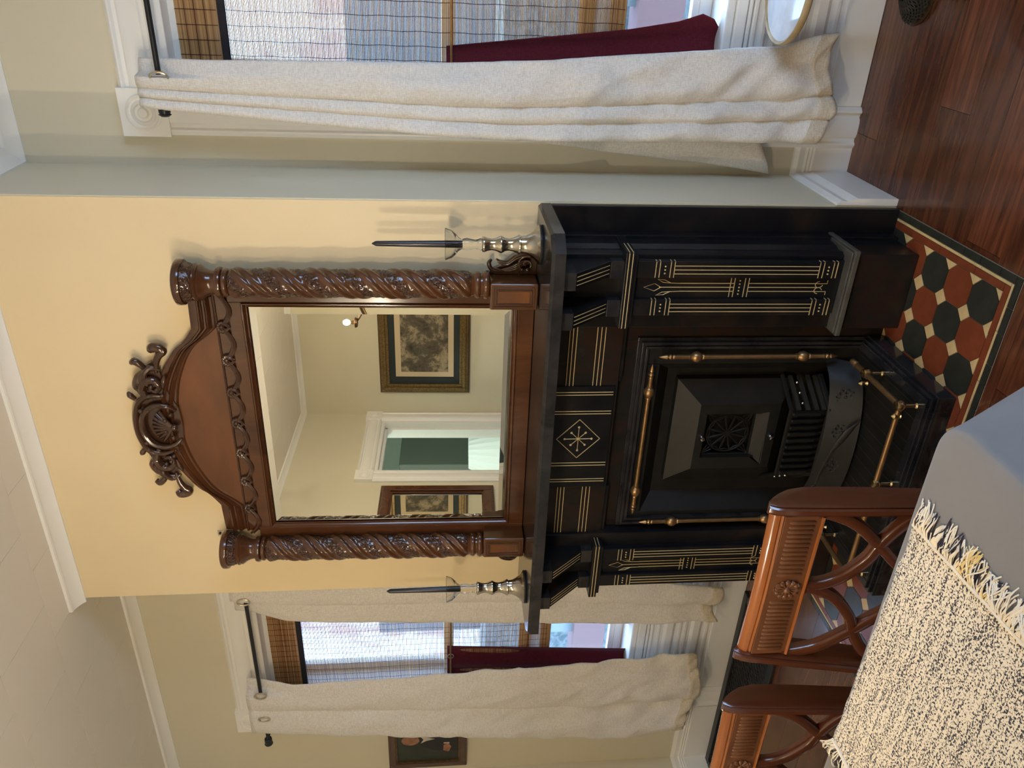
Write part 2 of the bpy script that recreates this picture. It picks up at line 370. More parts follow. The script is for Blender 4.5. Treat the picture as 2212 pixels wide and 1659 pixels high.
# ceiling of square tiles
ce = sroot('ceiling', 'beige ceiling of square tiles laid half a tile apart', 'ceiling')
MB().box(XL-.1, XR+.1, YB-.1, D+.1, H+.004, H+.06).build('ceiling_board', M['seam'], ce)
T = .3175; me = None; r = 0; y1 = D+.063
while y1 > YB:
    y0 = y1-T; x = .147 - (0 if r % 2 == 0 else T/2) - T*9 + (.0) 
    while x < XR:
        a, b, c, d = max(x, XL-.02), min(x+T, XR+.02), max(y0, YB-.02), min(y1, D+.02)
        if b-a > .02 and d-c > .02:
            full = abs(b-a-T) < 1e-6 and abs(d-c-T) < 1e-6
            if full and me:
                o = bpy.data.objects.new('ceiling_tile', me); COL.objects.link(o); attach(o, ce)
            else:
                w, h = b-a, d-c
                o = MB().box(-w/2+.0011, w/2-.0011, -h/2+.0011, h/2-.0011, -.0, .006).build('ceiling_tile', M['ceiling'], ce)
                if full: me = o.data
            o.location = ((a+b)/2, (c+d)/2, H)
        x += T
    y1 -= T; r += 1

# walls
def wall_with_hole(name, m, x0, x1, hx0, hx1, hz0, hz1, ya, yb, label):
    w = MB(); w.box(x0, hx0, ya, yb, 0, H+.02); w.box(hx1, x1, ya, yb, 0, H+.02)
    w.box(hx0, hx1, ya, yb, 0, hz0); w.box(hx0, hx1, ya, yb, hz1, H+.02)
    return struct(w.build(name, m), label, 'wall')
wall_with_hole('wall_back_left', M['wall'], XL-.15, 0.0, WL[0], WL[1], WZ0, WZ1, D, D+TH, 'sage painted alcove wall round the far window')
wall_with_hole('wall_back_right', M['wall'], BW, XR+.15, WR[0], WR[1], WZ0, WZ1, D, D+TH, 'sage painted alcove wall round the near window')
# chimney breast: cream face, sage sides
br = sroot('wall_chimney_breast', 'chimney breast with cream front and grey green sides', 'wall')
MB().box(0.004, BW-.004, .0, .012, 0, H+.02).build('painted_front', M['cream'], br)
w = MB(); w.box(0, .006, .004, D, 0, H+.02); w.box(BW-.006, BW, .004, D, 0, H+.02); w.build('painted_side', M['wall'], br)
# left wall with doorway to the next room
DY0, DY1, DZ = -4.07, -3.24, 2.10
w = MB(); w.box(XL-.15, XL, DY1, D+.1, 0, H+.02); w.box(XL-.15, XL, YB-.1, DY0, 0, H+.02); w.box(XL-.15, XL, DY0, DY1, DZ, H+.02)
struct(w.build('wall_left', M['wall']), 'sage painted side wall with a doorway, seen in the mirror', 'wall')
struct(MB().box(XL, XR+.1, YB-.12, YB, 0, H+.02).build('wall_rear', M['wall']), 'sage painted wall behind the viewer, seen in the mirror', 'wall')
w = MB(); w.box(XR, XR+.12, YB, -1.7, 0, H+.02); w.box(XR, XR+.12, -.9, D+.1, 0, H+.02); w.box(XR, XR+.12, -1.7, -.9, 0, .8); w.box(XR, XR+.12, -1.7, -.9, 2.1, H+.02)
struct(w.build('wall_right', M['wall']), 'sage painted side wall outside the view', 'wall')

# crown moulding (profile in y/z; z measured down from the ceiling)
CR = [(0,-.041),(-.006,-.041),(-.010,-.036),(-.016,-.030),(-.026,-.023),(-.038,-.017),(-.048,-.013),(-.054,-.013),(-.060,-.010),(-.060,0),(0,0)]
def crown_run(mb, p0, p1, out, m0=0, m1=0):
    """p0->p1 along the wall, out = unit vector into the room, m = mitre (+1 extends by depth)"""
    p0, p1, out = Vector(p0), Vector(p1), Vector(out); d = (p1-p0).normalized()
    a = []; b = []
    for y, z in CR:
        a.append(p0 + out*(-y) + Vector((0,0,z)) - d*(-y)*m0); b.append(p1 + out*(-y) + Vector((0,0,z)) + d*(-y)*m1)
    mb.rings([a, b])
def crown(name, runs, label):
    mb = MB()
    for r in runs: crown_run(mb, *r)
    struct(mb.build(name, M['trim'], smooth=True, angle=25), label, 'moulding')
crown('trim_1', [((-.012,0,H),(BW,0,H),(0,-1,0),0,1), ((BW,0,H),(BW,D,H),(1,0,0),1,-1)], 'white crown moulding on the cream chimney breast')
crown('trim_2', [((XL,D,H),(0,D,H),(0,-1,0),-1,0), ((XL,YB,H),(XL,D,H),(1,0,0),-1,-1)], 'white crown moulding above the far window')
crown('trim_3', [((BW,D,H),(XR,D,H),(0,-1,0),-1,-1)], 'white crown moulding above the near window')
crown('trim_4', [((XL,YB,H),(XR,YB,H),(0,1,0),-1,-1)], 'white crown moulding on the wall seen in the mirror')

# baseboards
BP = [(0,0),(-.022,0),(-.022,.135),(-.017,.140),(-.020,.146),(-.015,.152),(-.018,.158),(-.012,.165),(-.014,.186),(-.006,.200),(0,.203)]
def base_run(mb, p0, p1, out, m0=0, m1=0):
    p0, p1, out = Vector(p0), Vector(p1), Vector(out); d = (p1-p0).normalized(); a = []; b = []
    for y, z in BP:
        a.append(p0+out*(-y)+Vector((0,0,z))-d*(-y)*m0); b.append(p1+out*(-y)+Vector((0,0,z))+d*(-y)*m1)
    mb.rings([a, b])
def base(name, runs, label):
    mb = MB()
    for r in runs: base_run(mb, *r)
    struct(mb.build(name, M['trim'], smooth=True, angle=20), label, 'baseboard')
base('baseboard_right', [((BW,.0,0),(BW,D,0),(1,0,0),0,-1), ((BW,D,0),(1.655,D,0),(0,-1,0),-1,0)], 'white moulded baseboard round the alcove corner by near window')
base('baseboard_left', [((XL,D,0),(-1.245,D,0),(0,-1,0),-1,0), ((XL,-3.08,0),(XL,D,0),(1,0,0),0,-1), ((-.10,D,0),(0,D,0),(0,-1,0),0,0)], 'white moulded baseboard under the portrait and round the room corner')
base('baseboard_rear', [((XL,YB,0),(XR,YB,0),(0,1,0),-1,-1)], 'white baseboard of the wall behind the viewer')

# window casings, sashes
CASP = [(0,0),(0,.022),(.012,.030),(.018,.030),(.024,.022),(.034,.020),(.040,.026),(.052,.030),(.088,.030),(.100,.026),(.106,.020),(.116,.022),(.122,.030),(.128,.030),(.140,.018),(.140,0)]
def vcasing(mb, x0, z0, z1):
    mb.prism([(x0+a, D-b) for a, b in CASP], 'z', z0, z1)
def hcasing(mb, x0, x1, z0):
    mb.prism([(D-b, z0+a) for a, b in CASP], 'x', x0, x1)
def rosette_block(mb, cx, cz, s=.074):
    mb.box(cx-s, cx+s, D-.036, D, cz-s, cz+s)
    mb.lathe([(.056,-.036),(.056,-.041),(.050,-.044),(.046,-.040),(.040,-.038),(.036,-.044),(.030,-.047),(.026,-.040),(.018,-.040),(.014,-.048),(.004,-.052)], (cx, D, cz), 24, 'y')
def window(idx, x0, x1, label, panelled):
    r = sroot('window_%d' % idx, label, 'window', (x0, D, WZ0))
    v = MB(); vcasing(v, x0-.14, 0.0, WZ1); v.build('side_casing', M['trim'], r, smooth=True, angle=25)
    v = MB(); vcasing(v, x1, 0.0, WZ1); v.build('side_casing', M['trim'], r, smooth=True, angle=25)
    v = MB(); hcasing(v, x0, x1, WZ1-.005); v.build('head_casing', M['trim'], r, smooth=True, angle=25)
    for cx in (x0-.07, x1+.07):
        v = MB(); rosette_block(v, cx, WZ1+.066); v.build('corner_block', M['trim'], r, smooth=True, angle=25)
    # jambs
    v = MB(); v.box(x0, x0+.03, D-.012, D+.22, WZ0, WZ1); v.box(x1-.03, x1, D-.012, D+.22, WZ0, WZ1); v.box(x0+.03, x1-.03, D-.012, D+.22, WZ1-.03, WZ1)
    v.build('jamb', M['trim'], r, bevel=.003)
    # sashes: meeting rail
    zm = 1.42; ys = D+.14
    v = MB(); v.frame(x0+.03, x1-.03, zm-.02, WZ1-.03, .045, ys+.035, ys+.07); up = v.build('upper_sash', M['trim'], r, bevel=.004)
    MB().box(x0+.06, x1-.06, ys+.05, ys+.054, zm, WZ1-.06).build('pane', M['pane'], up)
    v = MB(); v.frame(x0+.03, x1-.03, WZ0+.03, zm+.03, .045, ys, ys+.035); v.box(x0+.075, x1-.075, ys, ys+.035, WZ0+.075, WZ0+.10)
    lo = v.build('lower_sash', M['trim'], r, bevel=.004)
    MB().box(x0+.06, x1-.06, ys+.015, ys+.019, WZ0+.08, zm).build('pane', M['pane'], lo)
    # stool with a moulded nose and apron strips
    v = MB(); v.box(x0+.0, x1-.0, D-.012, D+.22, WZ0-.0, WZ0+.03); v.build('sill', M['trim'], r, bevel=.008, seg=3)
    v = MB()
    for k, (dy, za, zb) in enumerate([(.020,.462,.500),(.016,.444,.458),(.020,.425,.441)]): v.box(x0, x1, D-dy, D+.005, za, zb)
    v.build('apron_moulding', M['trim'], r, bevel=.004)
    if panelled:
        pz = [(.285,.405),(.15,.27)]
        v = MB(); v.box(x0, x1, D-.010, D+.002, .13, .425); pb = v.build('apron_board', M['trim'], r)
        for a, b in pz:
            n = 1
            xa, xb = x0+.05, x1-.05
            q = MB(); q.frame(xa, xb, a, b, .014, D-.017, D-.009); q.prism([(xa+.03,a+.03),(xb-.03,a+.03),(xb-.03,b-.03),(xa+.03,b-.03)], 'y', D-.010, D-.020, [(xa+.045,a+.045),(xb-.045,a+.045),(xb-.045,b-.045),(xa+.045,b-.045)])
            q.build('raised_panel', M['trim'], r, bevel=.002)
        v = MB(); v.box(x0, x1, D-.016, D, .0, .13); v.build('base_board', M['trim'], r, bevel=.003)
    return r
window(1, *WR, 'near window with white fluted casing and a bulls-eye corner block', True)
window(2, *WL, 'far window with white fluted casing above a panelled apron', True)
w3 = sroot('window_3', 'small window of the unseen side wall', 'window', (XR, -1, .5))
v = MB(); v.box(XR-.02, XR, -1.84, -1.7, .7, 2.22); v.box(XR-.02, XR, -.9, -.76, .7, 2.22); v.box(XR-.02, XR, -1.7, -.9, 2.1, 2.22); v.box(XR-.04, XR+.1, -1.7, -.9, .76, .8)
v.box(XR+.03, XR+.06, -1.7, -.9, 1.43, 1.47); v.box(XR+.03, XR+.06, -1.7, -1.66, .8, 2.1); v.box(XR+.03, XR+.06, -.94, -.9, .8, 2.1)
v.build('casing', M['trim'], w3); MB().box(XR+.04, XR+.044, -1.68, -.92, .8, 2.1).build('pane', M['pane'], w3)
# doorway casing on the left wall
dr = sroot('door_1', 'white cased doorway to the next room, seen in the mirror', 'doorway', (XL, DY0, 0))
def vc2(mb, y0, z0, z1):
    mb.prism([(XL+b, y0+a) for a, b in CASP], 'z', z0, z1)
v = MB(); vc2(v, DY0-.13, 0, DZ); v.build('side_casing', M['trim'], dr, smooth=True, angle=25)
v = MB(); vc2(v, DY1, 0, DZ); v.build('side_casing', M['trim'], dr, smooth=True, angle=25)
v = MB(); v.prism([(XL+b, DZ+a) for a, b in CASP], 'y', DY0, DY1); v.build('head_casing', M['trim'], dr, smooth=True, angle=25)
for cy in (DY0-.062, DY1+.07):
    v = MB(); v.box(XL, XL+.036, cy-.068, cy+.07, DZ, DZ+.148); v.lathe([(.05,.036),(.05,.041),(.04,.044),(.03,.038),(.02,.044),(.004,.05)], (XL, cy, DZ+.074), 20, 'x'); v.build('corner_block', M['trim'], dr, smooth=True, angle=25)
v = MB(); v.box(XL-.16, XL+.01, DY0, DY0+.03, 0, DZ); v.box(XL-.16, XL+.01, DY1-.03, DY1, 0, DZ); v.box(XL-.16, XL+.01, DY0+.03, DY1-.03, DZ-.03, DZ)
v.box(XL-.10, XL-.05, DY0+.03, DY0+.055, 0, DZ); v.box(XL-.10, XL-.05, DY0+.03, DY1-.03, DZ-.055, DZ-.03); v.build('jamb', M['trim'], dr, bevel=.003)
# next room
nr = sroot('wall_next_room', 'pale walls of the lit room beyond the doorway', 'wall')
v = MB(); v.box(-4.3, -4.2, -8.0, -1.5, -.02, 3); v.box(-4.2, XL-.15, -8.1, -8.0, -.02, 3); v.box(-4.2, XL-.15, -1.5, -1.4, -.02, 3); v.box(-4.3, XL-.15, -8.1, -1.4, 3, 3.1); v.box(XL-.16, XL-.12, -8, YB-.1, 0, 3); v.build('plaster', M['next_wall'], nr)
MB().box(-4.3, XL-.14, -8.1, -1.4, -.06, -.0).build('boards', M['underfloor'], nr)
MB().box(.01, BW-.01, D+.001, D+TH, 0, H+.02).build('rear_masonry', M['wall'], br)
def spline(pts, n=6):
    P = [Vector(p) for p in pts]; out = []
    for i in range(len(P)-1):
        a, b, c, d = P[max(i-1,0)], P[i], P[i+1], P[min(i+2,len(P)-1)]
        for k in range(n):
            t = k/n; out.append(.5*((2*b)+(c-a)*t+(2*a-5*b+4*c-d)*t*t+(3*b-a-3*c+d)*t**3))
    out.append(P[-1]); return out
def spiral(cx, cz, r0, r1, a0, turns, n=22, y=0, sgn=1):
    return [(cx+lerp(r0,r1,i/n)*cos(a0+sgn*2*pi*turns*i/n), y, cz+lerp(r0,r1,i/n)*sin(a0+sgn*2*pi*turns*i/n)) for i in range(n+1)]

# ================================================================== FIREPLACE SURROUND
XC = .79
def mx(x): return 2*XC-x
fs = thing('fireplace_surround', 'black slate fireplace surround with gilt incised lines and a bracketed mantel shelf', 'fireplace', (XC, 0, 0))
# shelf with clipped corners
sp = [(.035,.0),(.035,-.298),(.078,-.345),(1.502,-.345),(1.545,-.298),(1.545,0)]
def inset(p, d): return [(XC+(x-XC)*(1-d/.755), y+(d if y < -.1 else 0)) for x, y in p]
s = MB(); s.prism(sp, 'z', 1.122, 1.152); s.prism(sp, 'z', 1.152, 1.161, inset(sp, .008)); s.build('mantel_shelf', M['slate_top'], fs)
# wide back slab and stepped side mouldings
for sgn in (0, 1):
    f = (lambda x: x) if sgn == 0 else mx
    def bx(mb, a, b, *r): mb.box(min(f(a), f(b)), max(f(a), f(b)), *r)
    s = MB(); bx(s, 1.545, 1.40, -.025, 0, 0, 1.122); bx(s, 1.465, 1.40, -.060, -.02, 0, 1.122)
    pr = [(f(1.455), -.05), (f(1.452), -.10), (f(1.444), -.125), (f(1.448), -.15), (f(1.44), -.165), (f(1.20), -.165), (f(1.20), -.02), (f(1.455), -.02)]
    s.prism(pr, 'z', .0, 1.122); s.build('side_slab', M['slate'], fs, bevel=.003)
    # plinth and ledge
    s = MB(); bx(s, 1.205, 1.452, -.190, -.02, 0, .205); s.build('plinth', M['marbled'], fs, bevel=.004)
    s = MB(); bx(s, 1.190, 1.470, -.215, -.02, .205, .222); bx(s, 1.196, 1.464, -.208, -.02, .222, .228); s.build('plinth_ledge', M['ledge'], fs, bevel=.003)
    # pilaster
    s = MB(); bx(s, 1.252, 1.428, -.176, -.10, .228, .895); pl = s.build('pilaster', M['slate'], fs, bevel=.002)
    for a, b in ((1.252,1.305),(1.375,1.428)):
        s = MB(); bx(s, a, b, -.192, -.176, .26, .885)
        s.build('stile', M['slate'], pl, bevel=.003)
    g = MB(); yy_ = -.1935; t = .0011
    def vl(x, z0, z1, y=yy_): g.box(f(x)-t, f(x)+t, y, y+.003, z0, z1)
    def hl(z, x0, x1, y=yy_): g.box(min(f(x0),f(x1)), max(f(x0),f(x1)), y, y+.003, z-t, z+t)
    for a, b in ((1.252,1.305),(1.375,1.428)):
        cx = (a+b)/2
        for dz in (.822,.810,.777,.765,.312,.299,.268,.256): hl(dz, a+.002, b-.002)
        for dx in (-.0125,0,.0125): vl(cx+dx, .312, .765)
        for dx in (-.011,0,.011):
            for zc in (.7935,.2835): g.sphere((f(cx+dx), yy_, zc), .0028, 8, 5)
        for dz in (.822,.810,.777,.765,.312,.299,.268,.256):   # returns on the visible edge
            g.box(f(1.4285 if cx > 1.35 else 1.3055)-.0008, f(1.4285 if cx > 1.35 else 1.3055)+.0008, -.192, -.178, dz-t, dz+t)
    yc = -.1775
    for dx in (-.013,0,.013):
        vl(1.340+dx, .565, .735 if dx else .80, yc); vl(1.340+dx, .30, .52, yc)
    for dz in (.577,.565,.532,.520): hl(dz, 1.308, 1.372, yc)
    for k in range(5): g.sphere((f(1.340+(k-2)*.011), yc, .5485), .0026, 8, 5)
    def L(pts, r=.0011, y=yc): g.tube([(f(x), y, z) for x, z in pts], r, 5)
    L([(1.340,.795),(1.328,.815),(1.340,.848),(1.352,.815),(1.340,.795)])
    for q in (-1, 1):
        L([(1.340+q*.013,.735),(1.340+q*.014,.765),(1.340+q*.024,.785),(1.340+q*.026,.808),(1.340+q*.016,.79),(1.340+q*.014,.765)])
        L([(1.340+q*.013,.30),(1.340+q*.013,.268),(1.340+q*.024,.268)])
        L([(1.340+q*(.010+.010*cos(a)), .298+.012*sin(a)-.004) for a in [radians(v_) for v_ in range(0, 261, 20)]])
    g.build('gilt_inlay', M['gilt'], pl, kind='stuff')
    # cap
    s = MB(); bx(s, 1.218, 1.462, -.213, -.06, .893, .921); bx(s, 1.230, 1.450, -.205, -.06, .882, .893); cp = s.build('pilaster_cap', M['slate'], fs, bevel=.002)
    g = MB(); 
    for z in (.901,.912): g.box(min(f(1.22),f(1.46)), max(f(1.22),f(1.46)), -.2145, -.212, z-.0011, z+.0011); g.box(f(1.462)-.0008, f(1.462)+.0008, -.212, -.13, z-.0011, z+.0011); g.box(f(1.218)-.0008, f(1.218)+.0008, -.212, -.13, z-.0011, z+.0011)
    g.build('gilt_inlay', M['gilt'], cp, kind='stuff')
    # brackets
    for a, b in ((1.253,1.303),(1.377,1.427)):
        s = MB(); x0, x1 = sorted((f(a), f(b)))
        s.prism([(-.06,.921),(-.192,.921),(-.192,.962),(-.292,1.078),(-.292,1.122),(-.06,1.122)], 'x', x0, x1)
        bk = s.build('shelf_bracket', M['slate'], fs, bevel=.002)
        MB().box(x0-.002, x1+.002, -.298, -.23, 1.080, 1.122).build('bracket_block', M['slate_top'], bk, bevel=.001); MB().box(x0-.002, x1+.002, -.197, -.13, .921, .960).build('bracket_block', M['slate_top'], bk, bevel=.001)
        g = MB()
        for dx in (-.0125, 0, .0125):
            cx = (x0+x1)/2+dx; d = Vector((0,-.1,.116)); n = Vector((0,-.116,-.1)).normalized()*.001
            g.tube([(cx, -.192+n.y, .964+n.z), (cx, -.290+n.y, 1.077+n.z)], .0013, 5)
        g.build('gilt_inlay', M['gilt'], bk, kind='stuff')
# frieze
s = MB(); s.box(.30, 1.28, -.150, -.02, .885, 1.122); s.box(.17, 1.41, -.135, -.02, .90, 1.122); s.build('frieze_panel', M['marbled'], fs, bevel=.002)
s = MB(); s.box(.585, .985, -.158, -.149, .895, 1.118); fc = s.build('frieze_centre_block', M['slate'], fs, bevel=.002)
g = MB()
for x in (.610,.620,.677,.688,.883,.893,.955,.965): g.box(x-.0012, x+.0012, -.1595, -.157, .90, 1.10)
cx, cz, r1, r2 = .785, 1.003, .076, .074
for q in range(4):
    a0, a1 = q*pi/2, (q+1)*pi/2
    g.tube([(cx+r1*cos(a0), -.1585, cz+r2*sin(a0)), (cx+r1*cos(a1), -.1585, cz+r2*sin(a1))], .0014, 5)
for q in range(8):
    a = q*pi/4; r = .046 if q % 2 == 0 else .034
    g.tube([(cx, -.1585, cz), (cx+r*cos(a), -.1585, cz+r*sin(a))], .0013, 5)
    g.sphere((cx+r*cos(a), -.1585, cz+r*sin(a)), .0042, 6, 4)
g.build('gilt_inlay', M['gilt'], fc, kind='stuff')
g = MB()
for z in (1.058,1.047,1.035,.970,.957,.944):
    for a, b in ((.985,1.375),(.205,.585)): g.box(a, b, -.1515, -.148, z-.0011, z+.0011)
g.build('gilt_inlay', M['gilt'], fs, kind='stuff')
# chamfered shadow board below the frieze
for a, b in ((.985+.01,1.235),(.345,.585-.01)): MB().box(a, b, -.142, -.12, .872, .886).build('frieze_fillet', M['slate'], fs, bevel=.003)
# field round the opening
s = MB(); s.box(1.135, 1.26, -.115, -.02, 0, .885); s.box(.32, .40, -.115, -.02, 0, .885); s.box(.40, 1.135, -.115, -.02, .825, .885); s.build('opening_field', M['marbled'], fs, bevel=.002)

# ================================================================== CAST IRON INSERT
ci = thing('cast_iron_grate', 'black cast iron register grate with brass rods and a rosette pierced hood', 'fire grate', (.765, -.1, 0))
ix0, ix1, iz = .385, 1.145, .828
s = MB()
for k, (w0, w1, yf) in enumerate([(0,.012,-.125),(.012,.020,-.138),(.020,.028,-.128),(.028,.036,-.134)]):
    s.frame(ix0+w0, ix1-w0, -.05, iz-w0, w1-w0+.001, yf, -.06)
s.build('moulded_frame', M['slate_top'], ci, bevel=.0015)
s = MB(); X0, X1, Z1 = ix0+.036, ix1-.036, iz-.036
s.box(X0, .440, -.118, -.06, 0, Z1); s.box(1.045, X1, -.118, -.06, 0, Z1); s.box(.440, 1.045, -.118, -.06, .742, Z1)
s.build('flat_surround', M['iron'], ci, bevel=.003)
s = MB()   # splayed reveal
o0 = [(.440,0),(.440,.742),(1.045,.742),(1.045,0)]; o1 = [(.488,.0),(.488,.692),(.998,.692),(.998,.0)]
rr_ = [[(x, -.117, z) for x, z in o0], [(x, -.055, z) for x, z in o1]]
for i in range(3):
    a, b, c, d = rr_[0][i], rr_[0][i+1], rr_[1][i+1], rr_[1][i]; s.bm.faces.new([s.bm.verts.new(q) for q in (a,b,c,d)])
s.build('splayed_reveal', M['iron'], ci)
s = MB(); s.box(.48, 1.005, -.056, -.04, 0, .70); s.build('back_plate', M['iron'], ci)
# hood: slopes forward below its top edge
s = MB(); hx = [(.557,.661,-.085),(.972,.661,-.085),(.895,.583,-.13),(.634,.583,-.13)]
def face(mb, pts): mb.bm.faces.new([mb.bm.verts.new(p) for p in pts])
face(s, [(x, y, z) for x, z, y in hx]); s.build('hood_top_slope', M['hood'], ci)  # paler grey than the hood sides: light caught by this slope, put into colour
s = MB()
face(s, [(.557,-.085,.661),(.634,-.13,.583),(.634,-.13,.30),(.557,-.085,.25)])
face(s, [(.972,-.085,.661),(.895,-.13,.583),(.895,-.13,.30),(.972,-.085,.25)])
face(s, [(.634,-.13,.583),(.895,-.13,.583),(.895,-.13,.556),(.634,-.13,.556)])
face(s, [(.634,-.13,.556),(.679,-.13,.556),(.679,-.13,.375),(.648,-.13,.336),(.634,-.13,.30)])
face(s, [(.895,-.13,.556),(.857,-.13,.556),(.857,-.13,.375),(.863,-.13,.336),(.895,-.13,.30)])
face(s, [(.634,-.13,.30),(.648,-.13,.336),(.863,-.13,.336),(.895,-.13,.30)])
face(s, [(.679,-.13,.556),(.679,-.108,.556),(.679,-.108,.36),(.679,-.13,.36)])
face(s, [(.857,-.13,.556),(.857,-.108,.556),(.857,-.108,.36),(.857,-.13,.36)])
face(s, [(.679,-.13,.556),(.857,-.13,.556),(.857,-.108,.556),(.679,-.108,.556)])
face(s, [(.557,-.085,.661),(.972,-.085,.661),(.972,-.05,.661),(.557,-.05,.661)])
face(s, [(.557,-.085,.661),(.557,-.085,.25),(.557,-.05,.25),(.557,-.05,.661)])
face(s, [(.972,-.085,.661),(.972,-.085,.25),(.972,-.05,.25),(.972,-.05,.661)])
face(s, [(.634,-.13,.30),(.895,-.13,.30),(.972,-.085,.25),(.557,-.085,.25)])
s.build('hood', M['iron'], ci)
s = MB(); face(s, [(.680,-.112,.374),(.857,-.112,.374),(.863,-.131,.336),(.648,-.131,.330)]); s.build('hood_sill', M['hood'], ci)  # same paler grey, light on the upward-facing sill put into its colour
# pierced rosette grille
s = MB(); gx, gz, y = .768, .464, -.110
s.frame(.680, .857, .375, .553, .006, y-.004, y+.003)
s.lathe([(.012,-.004),(.012,.002),(.006,.002),(.006,-.004),(.012,-.0041)], (gx, y, gz), 14, 'y')
rn = 12
for k in range(rn):
    a = 2*pi*(k+.5)/rn; ca, sa = cos(a), sin(a)
    s.tube([(gx+.011*ca, y, gz+.011*sa), (gx+.03*ca, y, gz+.03*sa), (gx+.052*ca, y, gz+.052*sa), (gx+.071*ca, y, gz+.071*sa)], [.0022,.0032,.0042,.0020], 6)
    b = 2*pi*k/rn
    s.tube([(gx+.071*cos(b-.26), y, gz+.071*sin(b-.26)), (gx+.064*cos(b), y, gz+.064*sin(b)), (gx+.071*cos(b+.26), y, gz+.071*sin(b+.26))], .002, 5)
s.tube([(gx+.074*cos(2*pi*k/40), y, gz+.074*sin(2*pi*k/40)) for k in range(41)], .0028, 6)
for qx in (-1, 1):
    for qz in (-1, 1):
        c = (gx+qx*.082, gz+qz*.082)
        for da in (-.35, 0, .35):
            a = math.atan2(-qz, -qx)+da; s.tube([(c[0], y, c[1]), (c[0]+.037*cos(a), y, c[1]+.037*sin(a))], .0022, 5)
        s.sphere((c[0], y, c[1]), .005, 8, 5)
s.build('pierced_grille', M['iron'], ci, smooth=True)
for z in (.583-.018, .318):
    s = MB(); s.lathe([(.007,0),(.007,-.006),(.004,-.010),(.008,-.016),(.007,-.021),(.001,-.023)], (.768, -.13, z if z > .4 else .318), 12, 'y'); s.build('knob', M['steel'], ci, smooth=True)
# brass rods
def rod(pts, name='brass_rod', balls=(.2,.8), r=.0075):
    a, b = Vector(pts[0]), Vector(pts[1]); d = (b-a); L_ = d.length; u = d/L_
    prof = [(0,.0005),(.012,.005),(.026,.0085),(.030,.004),(.034,.009),(.040,.0095),(.044,.006),(.048,.009),(.052,r)]
    P, R_ = [], []
    for t, q in prof: P.append(a+u*t); R_.append(q)
    for bl in sorted(balls):
        t = bl*L_
        for dt, q in ((-.025,r),(-.0245,r*1.35),(-.020,r*1.35),(-.0185,.0085),(-.015,.0125),(-.009,.0165),(0,.0185),(.009,.0165),(.015,.0125),(.0185,.0085),(.020,r*1.35),(.0245,r*1.35),(.025,r)): P.append(a+u*(t+dt)); R_.append(q)
    for t, q in reversed(prof): P.append(b-u*t); R_.append(q)
    m = MB(); m.tube(P, R_, 14, True); return m
rod([(1.088,-.150,.760),(1.088,-.150,.155)], balls=(.205,.80)).build('brass_rod', M['brass'], ci, smooth=True, angle=60)
rod([(1.062,-.150,.778),(.452,-.150,.778)], balls=(.17,.83)).build('brass_rod', M['brass'], ci, smooth=True, angle=60)
rod([(.416,-.150,.750),(.416,-.150,.155)], balls=(.205,.80)).build('brass_rod', M['brass'], ci, smooth=True, angle=60)
# fire basket with canted sides
BP_ = [(.565,-.085),(.655,-.20),(.915,-.20),(.985,-.085)]
def along(z, inset_=0): return [(x, y, z) for x, y in BP_]
for z, h in ((.300,.008),(.165,.010)):
    s = MB(); s.tube([(x, y-.004, z) for x, y in BP_], h, 6); s.build('basket_rail', M['iron'], ci)
n = 10
for k in range(n):     # splayed front fingers
    x = lerp(.668, .902, k/(n-1))
    s = MB(); s.prism([(-.204,.300),(-.216,.292),(-.214,.20),(-.202,.170),(-.196,.175),(-.200,.29)], 'x', x-.005, x+.005); s.build('basket_bar', M['iron'], ci)
for (a, b) in ((BP_[2], BP_[3]), (BP_[1], BP_[0])):
    for z in (.272,.240,.210,.184):
        s = MB(); s.strip([(a[0], a[1]-.004, z), (b[0], b[1]-.004, z)], .014, .008, (a[1]-b[1], b[0]-a[0], 0) if a[0] > .8 else (b[1]-a[1], a[0]-b[0], 0)); s.build('basket_side_bar', M['hood'], ci)
    for t in (.2,.5,.8): MB().sphere((lerp(a[0],b[0],t), lerp(a[1],b[1],t)-.008, .256), .006, 8, 5).build('basket_bead', M['steel'], ci, smooth=True)
s = MB(); s.prism([(.985,-.06),(.915,-.19),(.655,-.19),(.565,-.06)], 'z', .168, .172); s.build('basket_floor', M['iron'], ci)
# bowed ash plate with rosettes
AP = [(.50,-.13),(.56,-.20),(.66,-.238),(.785,-.25),(.91,-.238),(1.01,-.20),(1.065,-.13)]
top = spline([(x, y+.03, .175) for x, y in AP], 5); bot = spline([(x, y-.03, .088) for x, y in AP], 5)
s = MB(); s.rings([top, bot], close=False, cap=False); s.build('ash_plate', M['iron'], ci, smooth=True)
for cx_ in (.60, .72, .85, .97):
    y0 = -interp([(.5,.13),(.56,.20),(.66,.238),(.785,.25),(.91,.238),(1.01,.2),(1.065,.13)], cx_)
    s = MB()
    for k in range(8):
        a = 2*pi*k/8; c = (cx_+.020*cos(a), y0-.004-.020*sin(a)*-.5, .131+.022*sin(a)); s.tube([(c[0]+.008*cos(t), c[1], c[2]+.008*sin(t)) for t in [2*pi*j/8 for j in range(9)]], .0018, 4)
    s.sphere((cx_, y0-.004, .131), .006, 8, 5); s.build('pierced_rosette', M['hood'], ci)
s = MB(); s.tube([(.655,-.262,.180),(.700,-.262,.176),(.76,-.27,.168),(.80,-.275,.160)], [.0035,.004,.005,.007], 8, flat=.6)
s.tube([(.80,-.275,.160),(.84,-.285,.150),(.88,-.290,.135),(.92,-.293,.108)], [.007,.013,.013,.002], 8, flat=.5)
s.build('ash_poker_handle', M['hood'], ci, smooth=True)

